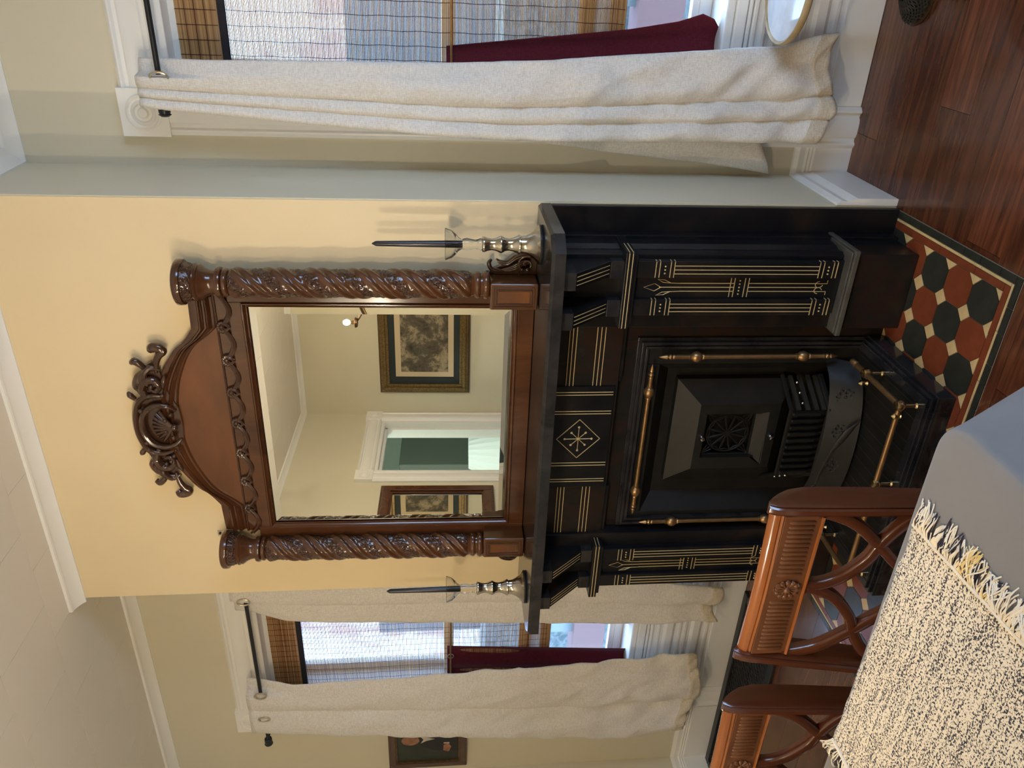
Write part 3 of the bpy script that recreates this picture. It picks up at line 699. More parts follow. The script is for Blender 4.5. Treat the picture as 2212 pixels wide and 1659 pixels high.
# ================================================================== FENDER
fd = thing('hearth_fender', 'black iron fender with brass rails standing on the tiled hearth', 'fender', (.775, -.35, 0))
fx0, fx1, fy0, fy1 = .40, 1.15, -.545, -.118
s = MB()
def ringbox(mb, x0, x1, y0, y1, z0, z1, w):
    mb.box(x0, x0+w, y0, y1, z0, z1); mb.box(x1-w, x1, y0, y1, z0, z1); mb.box(x0+w, x1-w, y0, y0+w, z0, z1)
ringbox(s, fx0, fx1, fy0, fy1, 0, .055, .05); ringbox(s, fx0+.008, fx1-.008, fy0+.008, fy1, .055, .068, .042)
ringbox(s, fx0+.018, fx1-.018, fy0+.018, fy1, .068, .076, .03)
s.build('kerb', M['slate_top'], fd, bevel=.002)
s = MB(); s.box(fx0+.04, fx1-.04, fy0+.04, fy1, .02, .074); tr_ = s.build('tray', M['iron'], fd)
s = MB()
for k in range(17):
    x = lerp(fx0+.06, fx1-.06, k/16); s.box(x-.0012, x+.0012, fy0+.045, -.15, .074, .0755)
s.build('tray_rib', M['hood'], tr_)
for (x, y) in ((fx1-.048, -.300),(fx1-.048, -.502),(.825,-.502),(.46,-.502),(.46,-.300)):
    s = MB(); s.lathe([(.010,.076),(.010,.086),(.006,.090),(.006,.118),(.014,.124),(.018,.136),(.014,.148),(.005,.152)], (x, y, 0), 14); s.build('brass_post', M['brassball'], fd, smooth=True)
    s = MB(); s.lathe([(.006,.0),(.009,.006),(.004,.012),(.010,.018),(.010,.026),(.001,.034)], (x-.034 if x > .6 else x+.034, y, .120), 12); s.build('acorn_finial', M['brassball'], fd, smooth=True)
def rail(a, b):
    m = MB(); m.tube([a, b], .0085, 14); m.build('brass_rail', M['brass'], fd, smooth=True, angle=60)
z = .136
rail((fx1-.048,-.245,z+.004), (fx1-.048,-.502,z)); rail((fx1-.048,-.502,z), (.825,-.502,z)); rail((.825,-.502,z), (.46,-.502,z)); rail((.46,-.502,z), (.46,-.245,z))
for x in (fx1-.048, .46):
    s = MB(); s.lathe([(.0085,0),(.012,-.006),(.008,-.012),(.010,-.020),(.009,-.030),(.002,-.036)][::-1] and [(.002,.040),(.009,.032),(.010,.022),(.007,.016),(.012,.008),(.0085,0)], (x, -.245, z+.004), 12, 'y'); s.build('rail_finial', M['brass'], fd, smooth=True)

# ================================================================== TILED HEARTH
he = sroot('floor_hearth', 'hearth of red black and buff octagonal tiles with a banded border', 'hearth', (.79, -.3, 0))
MB().box(HX0, HX1, HY, -.0, -.06, -.0015).build('grout_bed', M['grout'], he)
px, py = .1102, .1165
xs = [1.4317-px*k for k in range(13)]; ys = [-.5145+py*k for k in range(5)]
mini = {}
def tile(poly, m, th=.0015, nm='tile'):
    cx = sum(p[0] for p in poly)/len(poly); cy = sum(p[1] for p in poly)/len(poly)
    key = (m, tuple((round(p[0]-cx, 4), round(p[1]-cy, 4)) for p in poly))
    if key in mini:
        o = bpy.data.objects.new(nm, mini[key]); COL.objects.link(o); attach(o, he)
    else:
        o = MB().prism([(p[0]-cx, p[1]-cy) for p in poly], 'z', -.008, 0).build(nm, M[m], he); mini[key] = o.data
    o.location = (cx, cy, th+random.uniform(-.0004,.0004)); return o
gp = .0012; cxx, cyy = .0268, .028     # corner cut
fx_lo, fx_hi, fy_lo = xs[-1]-px/2, xs[0]+px/2, ys[0]-py/2
for i, x in enumerate(xs):
    for j, y in enumerate(ys):
        a, b = px/2-gp, py/2-gp
        if x > 1.16 and j >= 3 and x < 1.4 and j > 3: continue
        poly = [(x-a+cxx, y-b),(x+a-cxx, y-b),(x+a, y-b+cyy),(x+a, y+b-cyy),(x+a-cxx, y+b),(x-a+cxx, y+b),(x-a, y+b-cyy),(x-a, y-b+cyy)]
        poly = [(min(max(p[0], fx_lo), fx_hi), p[1]) for p in poly]
        tile(poly, 't_black' if (i+j) % 2 == 0 else 't_red', nm='octagon_tile')
e = 1.0
for i in range(len(xs)+1):
    for j in range(len(ys)):
        x, y = xs[0]+px/2-px*i, ys[0]-py/2+py*j; a, b = cxx-gp*1.2, cyy-gp*1.2
        poly = [(x-a, y),(x, y-b),(x+a, y),(x, y+b)]
        if j == 0: poly = [(x-a, y+.0006),(x+a, y+.0006),(x, y+b)]
        if i == 0: poly = [(x, y+b),(x-a, y),(x, y-b)] if j else [(x, y+.0006),(x, y+b),(x-a, y+.0006)]
        if i == len(xs): poly = [(x, y-b),(x+a, y),(x, y+b)] if j else [(x, y+.0006),(x+a, y+.0006),(x, y+b)]
        tile(poly, 't_buff', nm='dot_tile')
# borders: red band, buff strip, black outer row
def band(off, w, m, ln, nm):
    x0, x1, y0 = fx_lo-off, fx_hi+off, fy_lo-off
    k = 0
    xa = x1
    while xa > x0-.001:
        xb = max(xa-ln*(1+.18*((k*7) % 3-1)), x0-w+.0)
        if xb - (x0-w) < .03: xb = x0-w
        tile([(xb+gp, y0-w+gp),(xa+(w if k == 0 else 0)-gp, y0-w+gp),(xa+(w if k == 0 else 0)-gp, y0-gp),(xb+gp, y0-gp)], m, nm=nm)
        xa = xb; k += 1
        if xa <= x0-w+.001: break
    for sx in (0, 1):
        ya = y0; k = 0
        while ya < -.005:
            yb = min(ya+ln*(1+.15*((k*5) % 3-1)), -.002)
            a, b = (x1, x1+w) if sx else (x0-w, x0)
            tile([(a+gp, ya+gp),(b-gp, ya+gp),(b-gp, yb-gp),(a+gp, yb-gp)], m, nm=nm); ya = yb; k += 1
band(0, .0225, 't_red', .15, 'border_tile'); band(.0225, .0095, 't_buff', .15, 'border_strip'); band(.032, .0235, 't_black', .075, 'edge_tile')
# ================================================================== MANTEL MIRROR (leans back slightly)
mm = thing('mantel_mirror', 'carved mahogany overmantel mirror with twisted columns and arched shell crest', 'mirror', (.79, -.018, 1.1615))
def mbuild(mb, name, m, parent=mm, **k):
    o = mb.build(name, m, None, **k); o.parent = parent; return o
O_ = [(.455,1.082),(.40,1.084),(.345,1.086),(.30,1.118),(.262,1.158),(.17,1.214),(.085,1.243),(0,1.254)]
I_ = [(.455,1.004),(.40,1.004),(.352,1.006),(.325,1.034),(.268,1.098),(.17,1.145),(.085,1.166),(0,1.174)]
def dense(L):
    a = [p for p in spline([(x, 0, z) for x, z in L[:3]], 3)]; b = spline([(x, 0, z) for x, z in L[2:]], 5)
    r = [(p.x, p.z) for p in a[:-1]] + [(p.x, p.z) for p in b]
    return r + [(-x, z) for x, z in r[-2::-1]]
Od, Id = dense(O_), dense(I_)
s = MB()   # arched head board
R0 = [(x, 0, z) for x, z in Od]; R1 = [(x, -.024, z) for x, z in Od]; R2 = [(x, -.024, min(z, 1.0)) for x, z in Id]
s.rings([R0, R1], False, False); s.bm.faces.new([s.bm.verts.new(p) for p in [(x, -.002, z) for x, z in Od]+[(-.455,-.002,.9),(.455,-.002,.9)]])
mbuild(s, 'head_board', M['mahogany'])
s = MB(); bands = [(0,-.024),(.10,-.026),(.30,-.026),(.34,-.034),(.42,-.040),(.50,-.034),(.54,-.028),(.60,-.028),(.64,-.034),(.72,-.038),(.80,-.032),(.84,-.026),(.92,-.024),(1,-.017)]
s.rings([[(lerp(o[0],i[0],t), y, lerp(o[1],i[1],t)) for o, i in zip(Od, Id)] for t, y in bands], False, False)
mbuild(s, 'arched_moulding', M['mahogany'], smooth=True, angle=30)
s = MB(); s.prism([(x, z) for x, z in Id if abs(x) < .351 or z > 1.01], 'y', -.004, -.018); mbuild(s, 'tympanum_panel', M['mahog_panel'])
# flat frame
s = MB(); gx_, g0, g1 = .424, .070, .902
s.box(-.50, -gx_-.018, -.036, -.002, 0, .96); s.box(gx_+.018, .50, -.036, -.002, 0, .96); s.box(-gx_-.018, gx_+.018, -.036, -.002, 0, g0-.018); s.box(-gx_-.018, gx_+.018, -.036, -.002, g1+.018, .96)
mbuild(s, 'flat_frame', M['mahogany'], bevel=.002)
s = MB()
pf = [(0,-.036),(.003,-.042),(.006,-.042),(.009,-.036),(.013,-.032),(.016,-.034),(.019,-.028)]
rect = lambda d, y: [(-gx_-.018+d, y, g0-.018+d), (gx_+.018-d, y, g0-.018+d), (gx_+.018-d, y, g1+.018-d), (-gx_-.018+d, y, g1+.018-d)]
s.rings([rect(d, y) for d, y in pf], True, False); mbuild(s, 'inner_moulding', M['mahogany'], smooth=True, angle=20)
s = MB(); bv = .026
def rq(d, y): return [(-gx_-.002+d, y, g0-.002+d), (gx_+.002-d, y, g0-.002+d), (gx_+.002-d, y, g1+.002-d), (-gx_-.002+d, y, g1+.002-d)]
s.rings([rq(0, -.0245), rq(bv, -.027)], True, False); q = rq(bv, -.027); s.bm.faces.new([s.bm.verts.new(p) for p in q])
gl = mbuild(s, 'bevelled_glass', M['mirror'])
MB_ = MB().box(-gx_-.01, gx_+.01, -.020, -.004, g0-.01, g1+.01); mbuild(MB_, 'back_board', M['mahog_dark'])
# garland band
s = MB(); s.box(-.46, .46, -.026, -.002, .944, 1.006); mbuild(s, 'garland_ground', M['mahogany'])
s = MB()
for z in (.948, 1.003): s.tube([(-.46, -.027, z), (.46, -.027, z)], .004, 8)
mbuild(s, 'bead_moulding', M['mahog_dark'], smooth=True)
rx = [.356-.1185*k for k in range(7)]
ends = [.47]+rx+[-.47]
for a, b in zip(ends, ends[1:]):
    for q, dz in ((.0060, 0), (.0042, .010)):
        s = MB(); s.tube([(lerp(a, b, t), -.031-.006*sin(pi*t), .994-dz-(.036-dz*.6)*sin(pi*t)) for t in [k/14 for k in range(15)]], [q*(.6+.8*sin(pi*k/14)) for k in range(15)], 8)
        mbuild(s, 'swag', M['mahog_dark'], smooth=True)
for x in rx:
    s = MB(); c = (x, -.032, .988)
    s.sphere(c, .0085, 8, 6)
    for k in range(7):
        a = pi*k/6; s.sphere((x+.015*cos(a), -.032, .986+.013*sin(a)), .0078, 7, 5, (1,1,.9))
    s.tube([(x-.015,-.032,.986),(x-.008,-.035,.972),(x,-.034,.964),(x+.008,-.035,.972),(x+.015,-.032,.986)], .0052, 6)
    mbuild(s, 'garland_rosette', M['mahog_dark'], smooth=True)
# columns
def column(cx):
    yc = -.067
    s = MB(); s.lathe([(.034,.148),(.043,.152),(.046,.160),(.043,.168),(.036,.171),(.036,.176),(.042,.180),(.043,.188),(.040,.194),(.036,.197),(.038,.206)], (cx, yc, 0), 28)
    col_ = mbuild(s, 'column', M['mahogany'], smooth=True, angle=50)
    s = MB(); s.lathe([(.036,.935),(.042,.938),(.044,.944),(.042,.950),(.036,.952),(.046,.956),(.048,.963),(.046,.970),(.037,.973),(.036,.980),(.038,.990),(.044,1.003),(.052,1.013),(.055,1.018),(.052,1.022),(.056,1.026),(.058,1.031),(.054,1.036),(.053,1.040)], (cx, yc, 0), 28)
    mbuild(s, 'capital', M['mahogany'], parent=col_, smooth=True, angle=50)
    s = MB(); s.lathe([(.060,1.064),(.068,1.066),(.070,1.072),(.070,1.084),(.066,1.088),(.02,1.088)], (cx, yc, 0), 28)
    mbuild(s, 'abacus', M['mahogany'], parent=col_, smooth=True, angle=50)
    s = MB(); nt_, nz_ = 44, 150; rs = []
    def ph(t, z): return ((t - 2*pi*z/.25)*2/(2*pi)) % 1.0
    for j in range(nz_+1):
        z = lerp(.205, .936, j/nz_); ring = []
        for i in range(nt_):
            t = 2*pi*i/nt_; p = ph(t, z)
            if p < .40: r = .0415 + .0022*noise.noise(Vector((t*9, z*160, cx*9)))*2
            elif p < .46: r = .0405
            elif p < .68: r = .0400+.0075*sin(pi*(p-.46)/.22)
            elif p < .74: r = .0400-.003*sin(pi*(p-.68)/.06)
            elif p < .96: r = .0400+.0075*sin(pi*(p-.74)/.22)
            else: r = .0405
            e_ = min(1, (z-.205)/.012, (.936-z)/.012); r = lerp(.036, r, max(0, e_))
            ring.append((cx+r*cos(t), yc+r*sin(t), z))
        rs.append(ring)
    s.rings(rs)
    sh = mbuild(s, 'twisted_shaft', M['mahogany'], parent=col_, smooth=True, angle=80); sh.data.materials.append(M['carving'])
    for p in sh.data.polygons:
        c = p.center
        if len(p.vertices) == 4 and .04 < ph(math.atan2(c.y-yc, c.x-cx), c.z) < .36: p.material_index = 1
    s = MB(); rs = []
    for j in range(7):
        z = lerp(1.038, 1.066, j/6); rs.append([(cx+(lerp(.054,.062,j/6)+.002*noise.noise(Vector((i*1.3, z*300, 0)))*2)*cos(2*pi*i/64), yc+(lerp(.054,.062,j/6)+.002*noise.noise(Vector((i*1.3, z*300, 0)))*2)*sin(2*pi*i/64), z) for i in range(64)])
    s.rings(rs); mbuild(s, 'carved_band', M['carving'], parent=col_, smooth=True, angle=80)
column(.520); column(-.513)
# base blocks with framed panel
for cx in (.496, -.496):
    s = MB(); s.box(cx-.043, cx+.043, -.112, -.002, 0, .148); bb = mbuild(s, 'base_block', M['mahogany'], bevel=.005, seg=3)
    s = MB()
    for d, y in ((.010,-.1135),(.018,-.1145)):
        s.frame(cx-.043+d, cx+.043-d, .0+d, .148-d, .003, y-.001, y+.003)
    mbuild(s, 'panel_moulding', M['mahog_dark'], parent=bb, bevel=.001)
    s = MB(); s.box(cx-.019, cx+.019, -.1135, -.1115, .026, .122); mbuild(s, 'panel', M['mahog_panel'], parent=bb)
# side scroll leaves
for sg in (1, -1):
    f = lambda x: sg*x
    s = MB(); y = -.035
    def st(pts, r, fl=1.0, n=6): 
        P = spline([(f(x), y_, z) for x, y_, z in pts], n); R_ = [interp([(k/(len(r)-1), v) for k, v in enumerate(r)], i/(len(P)-1)) for i in range(len(P))]
        s.tube(P, R_, 10, True, fl)
    s.prism([(f(x), z) for x, z in [(.540,0),(.590,.0),(.606,.02),(.612,.045),(.604,.07),(.588,.09),(.572,.105),(.562,.12),(.552,.145),(.540,.15)]], 'y', -.004, -.026)
    for k, off in enumerate((0, .007, .014, .021, .028)):
        q = 1-k*.12
        st([(.598-off*.3, y, .012+off), (.612-off, y-.004, .035+off*.6), (.604-off, y-.008, .068), (.585-off*.8, y-.006, .092), (.585-off*.6, y, .115+off*.1), (.592-off*.5, y, .128-off*.8)] if k < 2 else
           [(.590-off*.4, y, .014+off*.6), (.603-off, y-.004, .035+off*.3), (.594-off, y-.008, .062), (.575-off*.6, y-.006, .092-off*.4), (.560-off*.2, y-.002, .118-off*.5)], [.003,.005*q,.006*q,.005*q,.003], 1.2)
    st([(.552, y, .09), (.556, y-.004, .12), (.563, y-.004, .143), (.580, y-.002, .150), (.592, y, .142)], [.003,.006,.007,.007,.004], 1.3)
    sp_ = spiral(.578, .034, .028, .004, -.4, 1.5, 26, y-.006, 1); s.tube([(f(a), b, c) for a, b, c in sp_], [lerp(.0055,.002,i/26) for i in range(27)], 8)
    s.sphere((f(.562), y-.012, .030), .0085, 10, 7); s.sphere((f(.562), y-.012, .047), .0065, 10, 7)
    mbuild(s, 'scroll_bracket', M['mahog_dark'], smooth=True, angle=60)
# shell crest
s = MB(); y = -.030
def st2(pts, r, fl=1.0, mb=None):
    mb = mb or s
    P = spline([(x, y_, z) for x, y_, z in pts], 6); R_ = [interp([(k/(len(r)-1), v) for k, v in enumerate(r)], i/(len(P)-1)) for i in range(len(P))]
    mb.tube(P, R_, 9, True, fl)
bp = [(-.12,1.19),(-.14,1.25),(-.13,1.29),(-.08,1.312),(-.02,1.315),(.04,1.31),(.09,1.295),(.115,1.27),(.11,1.19),(.06,1.168),(0,1.165),(-.06,1.17)]
s.prism(bp, 'y', -.022, -.030); mbuild(s, 'crest_ground', M['mahog_dark'])
s = MB(); cx, cz = -.005, 1.190
for k in range(9):
    a = radians(35+110*k/8); st2([(cx, y-.014, cz), (cx+.035*cos(a), y-.016, cz+.035*sin(a)), (cx+.068*cos(a), y-.006, cz+.068*sin(a))], [.003,.0055,.007])
s.sphere((cx, y-.018, cz-.004), .012, 10, 7); mbuild(s, 'shell', M['mahog_dark'], smooth=True)
s = MB()
st2([(-.060, y, 1.175),(-.080, y-.008, 1.200),(-.085, y-.012, 1.240),(-.060, y-.014, 1.275),(-.010, y-.012, 1.290),(.045, y-.014, 1.278),(.075, y-.012, 1.240),(.070, y-.008, 1.200),(.050, y, 1.178)], [.006,.009,.010,.011,.012,.011,.010,.009,.006])
st2([(-.105, y, 1.20),(-.115, y-.006, 1.245),(-.10, y-.008, 1.285),(-.05, y-.006, 1.306),(0, y-.006, 1.31),(.05, y-.006, 1.303),(.09, y-.006, 1.285),(.11, y-.006, 1.25),(.105, y, 1.205)], [.006,.010,.012,.012,.012,.012,.012,.010,.006])
for x, z in ((-.02,1.215),(.022,1.212),(-.045,1.195),(.044,1.19),(-.065,1.285),(.06,1.283)): s.sphere((x, y-.018, z), .008, 8, 6)
mbuild(s, 'shell_surround', M['mahog_dark'], smooth=True)
for sg, tilt_ in ((1, 0), (-1, 0)):
    s = MB(); f = lambda x: sg*x
    def S3(pts, r, fl=1.0): st2([(f(a), b, c) for a, b, c in pts], [q_*1.3 for q_ in r], fl)
    s.prism([(f(a), b) for a, b in [(.09,1.185),(.100,1.270),(.130,1.288),(.170,1.280),(.212,1.252),(.232,1.225),(.205,1.205),(.17,1.205),(.14,1.195)]], 'y', -.022, -.032)
    S3([(.095,y,1.300),(.112,y-.004,1.312),(.122,y,1.318)], [.006,.008,.003])          # small tips beside the shell
    S3([(.100,y,1.255),(.135,y-.010,1.268),(.165,y-.012,1.255),(.170,y-.010,1.228),(.150,y-.010,1.212),(.130,y-.010,1.222),(.132,y-.010,1.238)], [.008,.012,.012,.011,.009,.007,.004])
    for q in range(4):
        S3([(.118+.010*q,y-.006,1.262-.004*q),(.150+.012*q,y-.014,1.283-.010*q),(.185+.010*q,y-.010,1.272-.014*q),(.215-.004*q,y-.004,1.238-.013*q)], [.004,.0085,.008,.003])
    S3([(.205,y,1.248),(.226,y-.004,1.262),(.236,y-.004,1.276),(.228,y-.002,1.288)], [.006,.009,.010,.006])
    S3([(.195,y-.004,1.215),(.232,y-.006,1.208),(.258,y-.006,1.196),(.272,y-.004,1.182),(.283,y-.004,1.192),(.284,y-.004,1.212),(.272,y-.002,1.222)], [.004,.008,.010,.011,.012,.013,.008])
    S3([(.140,y-.006,1.205),(.165,y-.008,1.196),(.185,y-.006,1.19)], [.005,.008,.003])
    for x, z in ((.150,1.235),(.140,1.218),(.160,1.246),(.118,1.205)): s.sphere((f(x), y-.018, z), .0075, 8, 6)
    mbuild(s, 'acanthus_leaf', M['mahog_dark'], smooth=True)
mm.rotation_euler = (-.015, 0, 0)
# metal hanging brackets on the wall
for x, nm, lb in ((1.262, 'hanging_bracket', 'small brass hanging bracket on cream wall, clean square plate beyond mirror column'), (.300, 'hanging_bracket', 'small brass hanging bracket on cream wall beside chipped plaster')):
    r = thing(nm, lb, 'bracket', (x, 0, 2.27)); s = MB(); s.box(x-.010, x+.010, -.004, 0, 2.235, 2.284); s.build('plate', M['nickel'], r)
    s = MB(); s.lathe([(.0045,-.004),(.0045,-.008),(.0005,-.009)], (x, 0, 2.275), 10, 'y'); s.build('screw', M['black_metal'], r)

# ================================================================== CANDLESTICKS
def candlestick():
    r = thing('candlestick', 'x', 'candlestick', (0, 0, 0))
    MB().lathe([(.001,0),(.058,0),(.0595,.002),(.0595,.006),(.058,.007)], seg=36).build('base_pad', M['black_metal'], r, smooth=True)
    MB().lathe([(.058,.007),(.0585,.009),(.052,.014),(.042,.022),(.033,.034),(.027,.046),(.0255,.058),(.0255,.062),(.029,.064),(.029,.069),(.0265,.072),(.0205,.085),(.0180,.097),(.0195,.108),(.0245,.117),(.0262,.120),(.0250,.124),(.0190,.137),(.0172,.148),(.0190,.160),(.0230,.170),(.0232,.176),(.020,.178),(.001,.178)], seg=36).build('stem', M['pewter'], r, smooth=True, angle=60)
    MB().lathe([(.001,.178),(.017,.178),(.019,.182),(.015,.190),(.014,.200),(.017,.212),(.019,.222),(.017,.231),(.015,.238),(.020,.246),(.030,.255),(.041,.268),(.0475,.287),(.0455,.288),(.038,.271),(.027,.259),(.0145,.252),(.0135,.236),(.001,.234)], seg=36).build('glass_cup', M['clear'], r, smooth=True, angle=70)
    MB().lathe([(.001,.236),(.0112,.236),(.0112,.262),(.0104,.30),(.0078,.488),(.0070,.492),(.0015,.502)], seg=20).build('taper_candle', M['candle'], r, smooth=True, angle=50)
    return r
c1 = candlestick(); c1.location = (1.451, -.116, 1.161); c1['label'] = 'silver and glass candlestick with black taper close beside carved scroll on mantel'
c2 = copy_tree(c1); c2.location = (.178, -.208, 1.161); c2['label'] = 'silver and glass candlestick with black taper in front of curtain on mantel'
for c in (c1, c2): c['group'] = 'candlesticks on the mantel shelf'

# ================================================================== CURTAINS AND RODS
def curtain_rod(x0, x1, label):
    r = thing('curtain_rod', label, 'curtain rod', (x0, .25, 2.305)); y, z = .25, 2.305
    MB().tube([(x0, y, z), (x1, y, z)], .0085, 14).build('rod', M['black_metal'], r, smooth=True)
    for x, q in ((x0, -1), (x1, 1)):
        MB().lathe([(.0095,0),(.017,q*.004),(.018,q*.008),(.018,q*.030),(.016,q*.036),(.020,q*.038),(.012,q*.044),(.001,q*.045)], (x, y, z), 16, 'x').build('finial', M['black_metal'], r, smooth=True)
        xx = x - q*.02 if True else x
        s = MB(); s.box(xx-.006, xx+.006, y-.004, D-.03, z-.012, z+.0); s.box(xx-.012, xx+.012, D-.044, D-.036, z-.03, z+.02); s.build('bracket', M['black_metal'], r, bevel=.002)
curtain_rod(1.775, 2.70, 'black metal curtain rod across the near window')
curtain_rod(-1.17, -.20, 'black metal curtain rod across the far window')
def curtain(label, zt, zb, edges, valleys, amp_t, amp_b, ybase, phase=0., wob=0, hemz=.055, behind=None):
    """edges: tables (z -> x left / right); valleys: where the cloth folds back, 0 = left edge, 1 = right edge"""
    r = thing('curtain', label, 'curtain', (edges[0][-1][1], ybase, zt), 'oatmeal linen curtains')
    el = sorted(edges[0]); er = sorted(edges[1]); nu, nv = 110, 80
    def fn(u, v):
        vv = [a+(b-a)*v for a, b in valleys]
        z0 = lerp(zt, zb + .018*sin(u*7+phase), v); xl, xr = interp(el, z0), interp(er, z0)
        k = 0
        while k < len(vv)-2 and u > vv[k+1]: k += 1
        t = min(1, max(0, (u-vv[k])/(vv[k+1]-vv[k]))); wd = vv[k+1]-vv[k]
        am = lerp(amp_t, amp_b, v**.7)*(.55+.9*wd)
        x = lerp(xl, xr, u)
        bulge = (abs(sin(pi*t)))**.42
        skew = 1+.25*cos(pi*t)
        crease = wob*(noise.noise(Vector((x*9+z0*5, z0*7-x*6, phase)))*.8 + abs(noise.noise(Vector((x*7, z0*16+x*14, phase+3))))*.9)*(.15+v)
        y = ybase - am*bulge*skew + crease + .004*noise.noise(Vector((u*6, z0*2.5, phase*3)))
        if behind:
            bu = min(1, max(0, ((u-behind[0])/(behind[1]-behind[0])))); bv_ = min(1, max(0, (.10-v)/.07)); y += .045*bu*bu*(3-2*bu)*bv_
        z = z0 + .006*sin(pi*t)*(-1 if k % 2 else 1)*v
        return (x, y, z)
    s = MB(); s.loft(fn, nu, nv); o = s.build('fabric', M['linen'], r, smooth=True, angle=180)
    m = o.modifiers.new('solid', 'SOLIDIFY'); m.thickness = .003
    v0 = 1-hemz/(zt-zb)
    s = MB(); s.loft(lambda u, v: tuple(Vector(fn(u, v0+(1-v0)*v))+Vector((0,-.0024,0))), nu, 6); h = s.build('hem', M['linen_hem'], r, smooth=True, angle=180)
    m = h.modifiers.new('solid', 'SOLIDIFY'); m.thickness = .003
    return r, fn
def grommet(r, x, y, z, sx, ty):
    s = MB(); n = 24; s.tube([(x+.024*cos(2*pi*k/n)*sx, y+ty*cos(2*pi*k/n), z+.026*sin(2*pi*k/n)) for k in range(n+1)], .0042, 8); s.build('grommet', M['nickel'], r, smooth=True)
L1 = [(.19,1.690),(.36,1.690),(1.2,1.676),(1.53,1.695),(1.82,1.714),(2.31,1.752),(2.37,1.760)]
R1 = [(.20,2.035),(.24,2.029),(.37,1.988),(.52,1.981),(.81,1.955),(1.1,1.930),(1.39,1.912),(1.81,1.907),(2.37,1.895)]
cr_, fn1 = curtain('long oatmeal linen grommet curtain at near window, hem touching small round table', 2.368, .195, (L1, R1), [(0,0),(.22,.24),(.42,.46),(1,1)], .016, .036, .240, 2.4, wob=.030, behind=(.66,.74))
grommet(cr_, 1.850, .222, 2.296, .62, -.010)
s = MB()   # back edge of the cloth, swung toward the corner
def back(u, v):
    z = lerp(1.25, .31+.10*u, v); x0 = interp([(.25,1.60),(.31,1.572),(.45,1.592),(.9,1.635),(1.2,1.672),(1.3,1.68)], z); x1 = 1.74
    return (lerp(x0, x1, u), .318-.05*u+.010*sin(u*5+v*3)+.01*noise.noise(Vector((u*3,v*9,1))), z)
s.loft(back, 24, 40); o = s.build('loose_edge', M['linen'], cr_, smooth=True, angle=180); m = o.modifiers.new('solid', 'SOLIDIFY'); m.thickness = .003
L2 = [(.20,-1.235),(.41,-1.287),(.89,-1.266),(1.59,-1.203),(2.33,-1.118),(2.37,-1.115)]
R2 = [(.20,-.72),(.28,-.697),(.48,-.725),(.93,-.750),(1.58,-.779),(2.31,-.800),(2.37,-.79)]
cl_, fn2 = curtain('wide oatmeal linen grommet curtain at far window, overlapping the framed portrait', 2.368, .22, (L2, R2), [(0,0),(.50,.42),(1,1)], .014, .034, .240, .9, wob=.024, behind=(.80,.88))
for x, sc in ((-.846, .75), (-1.005, .5)): grommet(cl_, x, .224, 2.300, sc, 0)
L3 = [(.20,-.489),(.51,-.494),(1.05,-.459),(1.98,-.409),(2.36,-.362)]
R3 = [(.20,-.288),(.46,-.249),(1.0,-.17),(2.33,-.17),(2.37,-.16)]
c3_, fn3 = curtain('narrow oatmeal linen grommet curtain between far window and cream chimney breast', 2.363, .20, (L3, R3), [(0,0),(.40,.50),(1,1)], .013, .030, .240, 4.4, wob=.012, behind=(.52,.44))
grommet(c3_, -.262, .224, 2.306, .7, 0)

# cafe curtains on thin brass rods
def cafe(label, tab_l, tab_r, zt, zb, ring=None, y=.445, grp='burgundy cafe curtains', waves=1.5, ph=0):
    r = thing('cafe_curtain', label, 'curtain', (tab_l[0][1], y, zt), grp); tl, tr = sorted(tab_l), sorted(tab_r)
    s = MB(); s.loft(lambda u, v: (lerp(interp(tl, lerp(zt, zb, v)), interp(tr, lerp(zt, zb, v)), u), y+.010*sin(2*pi*waves*u+ph+v), lerp(zt, zb+.01*sin(u*6), v)), 30, 24)
    o = s.build('fabric', M['burgundy'], r, smooth=True, angle=180); m = o.modifiers.new('solid', 'SOLIDIFY'); m.thickness = .0015
    if ring: s = MB(); s.tube([(ring+.014*cos(2*pi*k/20), y-.013, 1.418+.014*sin(2*pi*k/20)) for k in range(21)], .0025, 8); s.build('grommet', M['nickel'], r, smooth=True)
    return r
cafe('burgundy cafe curtain hanging in the near window', [(.5,1.84),(1.44,1.84)], [(.50,1.985),(.53,2.025),(.56,2.062),(.60,2.065),(.65,2.042),(.83,2.010),(1.44,1.940)], 1.435, .51, y=.440)
cafe('burgundy cafe curtain with white grommet in the far window', [(.5,-1.04),(1.44,-1.02)], [(.50,-.87),(1.44,-.805)], 1.435, .525, ring=-.865)
cafe('thin strip of burgundy cafe curtain beside chimney breast in far window', [(.5,-.715),(.8,-.69),(.95,-.66),(1.1,-.62)], [(.5,-.50),(1.1,-.5)], 1.10, .505)
for a, b, lb in ((1.83, 2.62, 'thin brass cafe rod across near window'), (-1.07, -.27, 'thin brass cafe rod across far window')):
    tag(MB().tube([(a, .43, 1.418), (b, .43, 1.418)], .0045, 10).build('cafe_rod', M['brass'], smooth=True), lb, 'curtain rod')

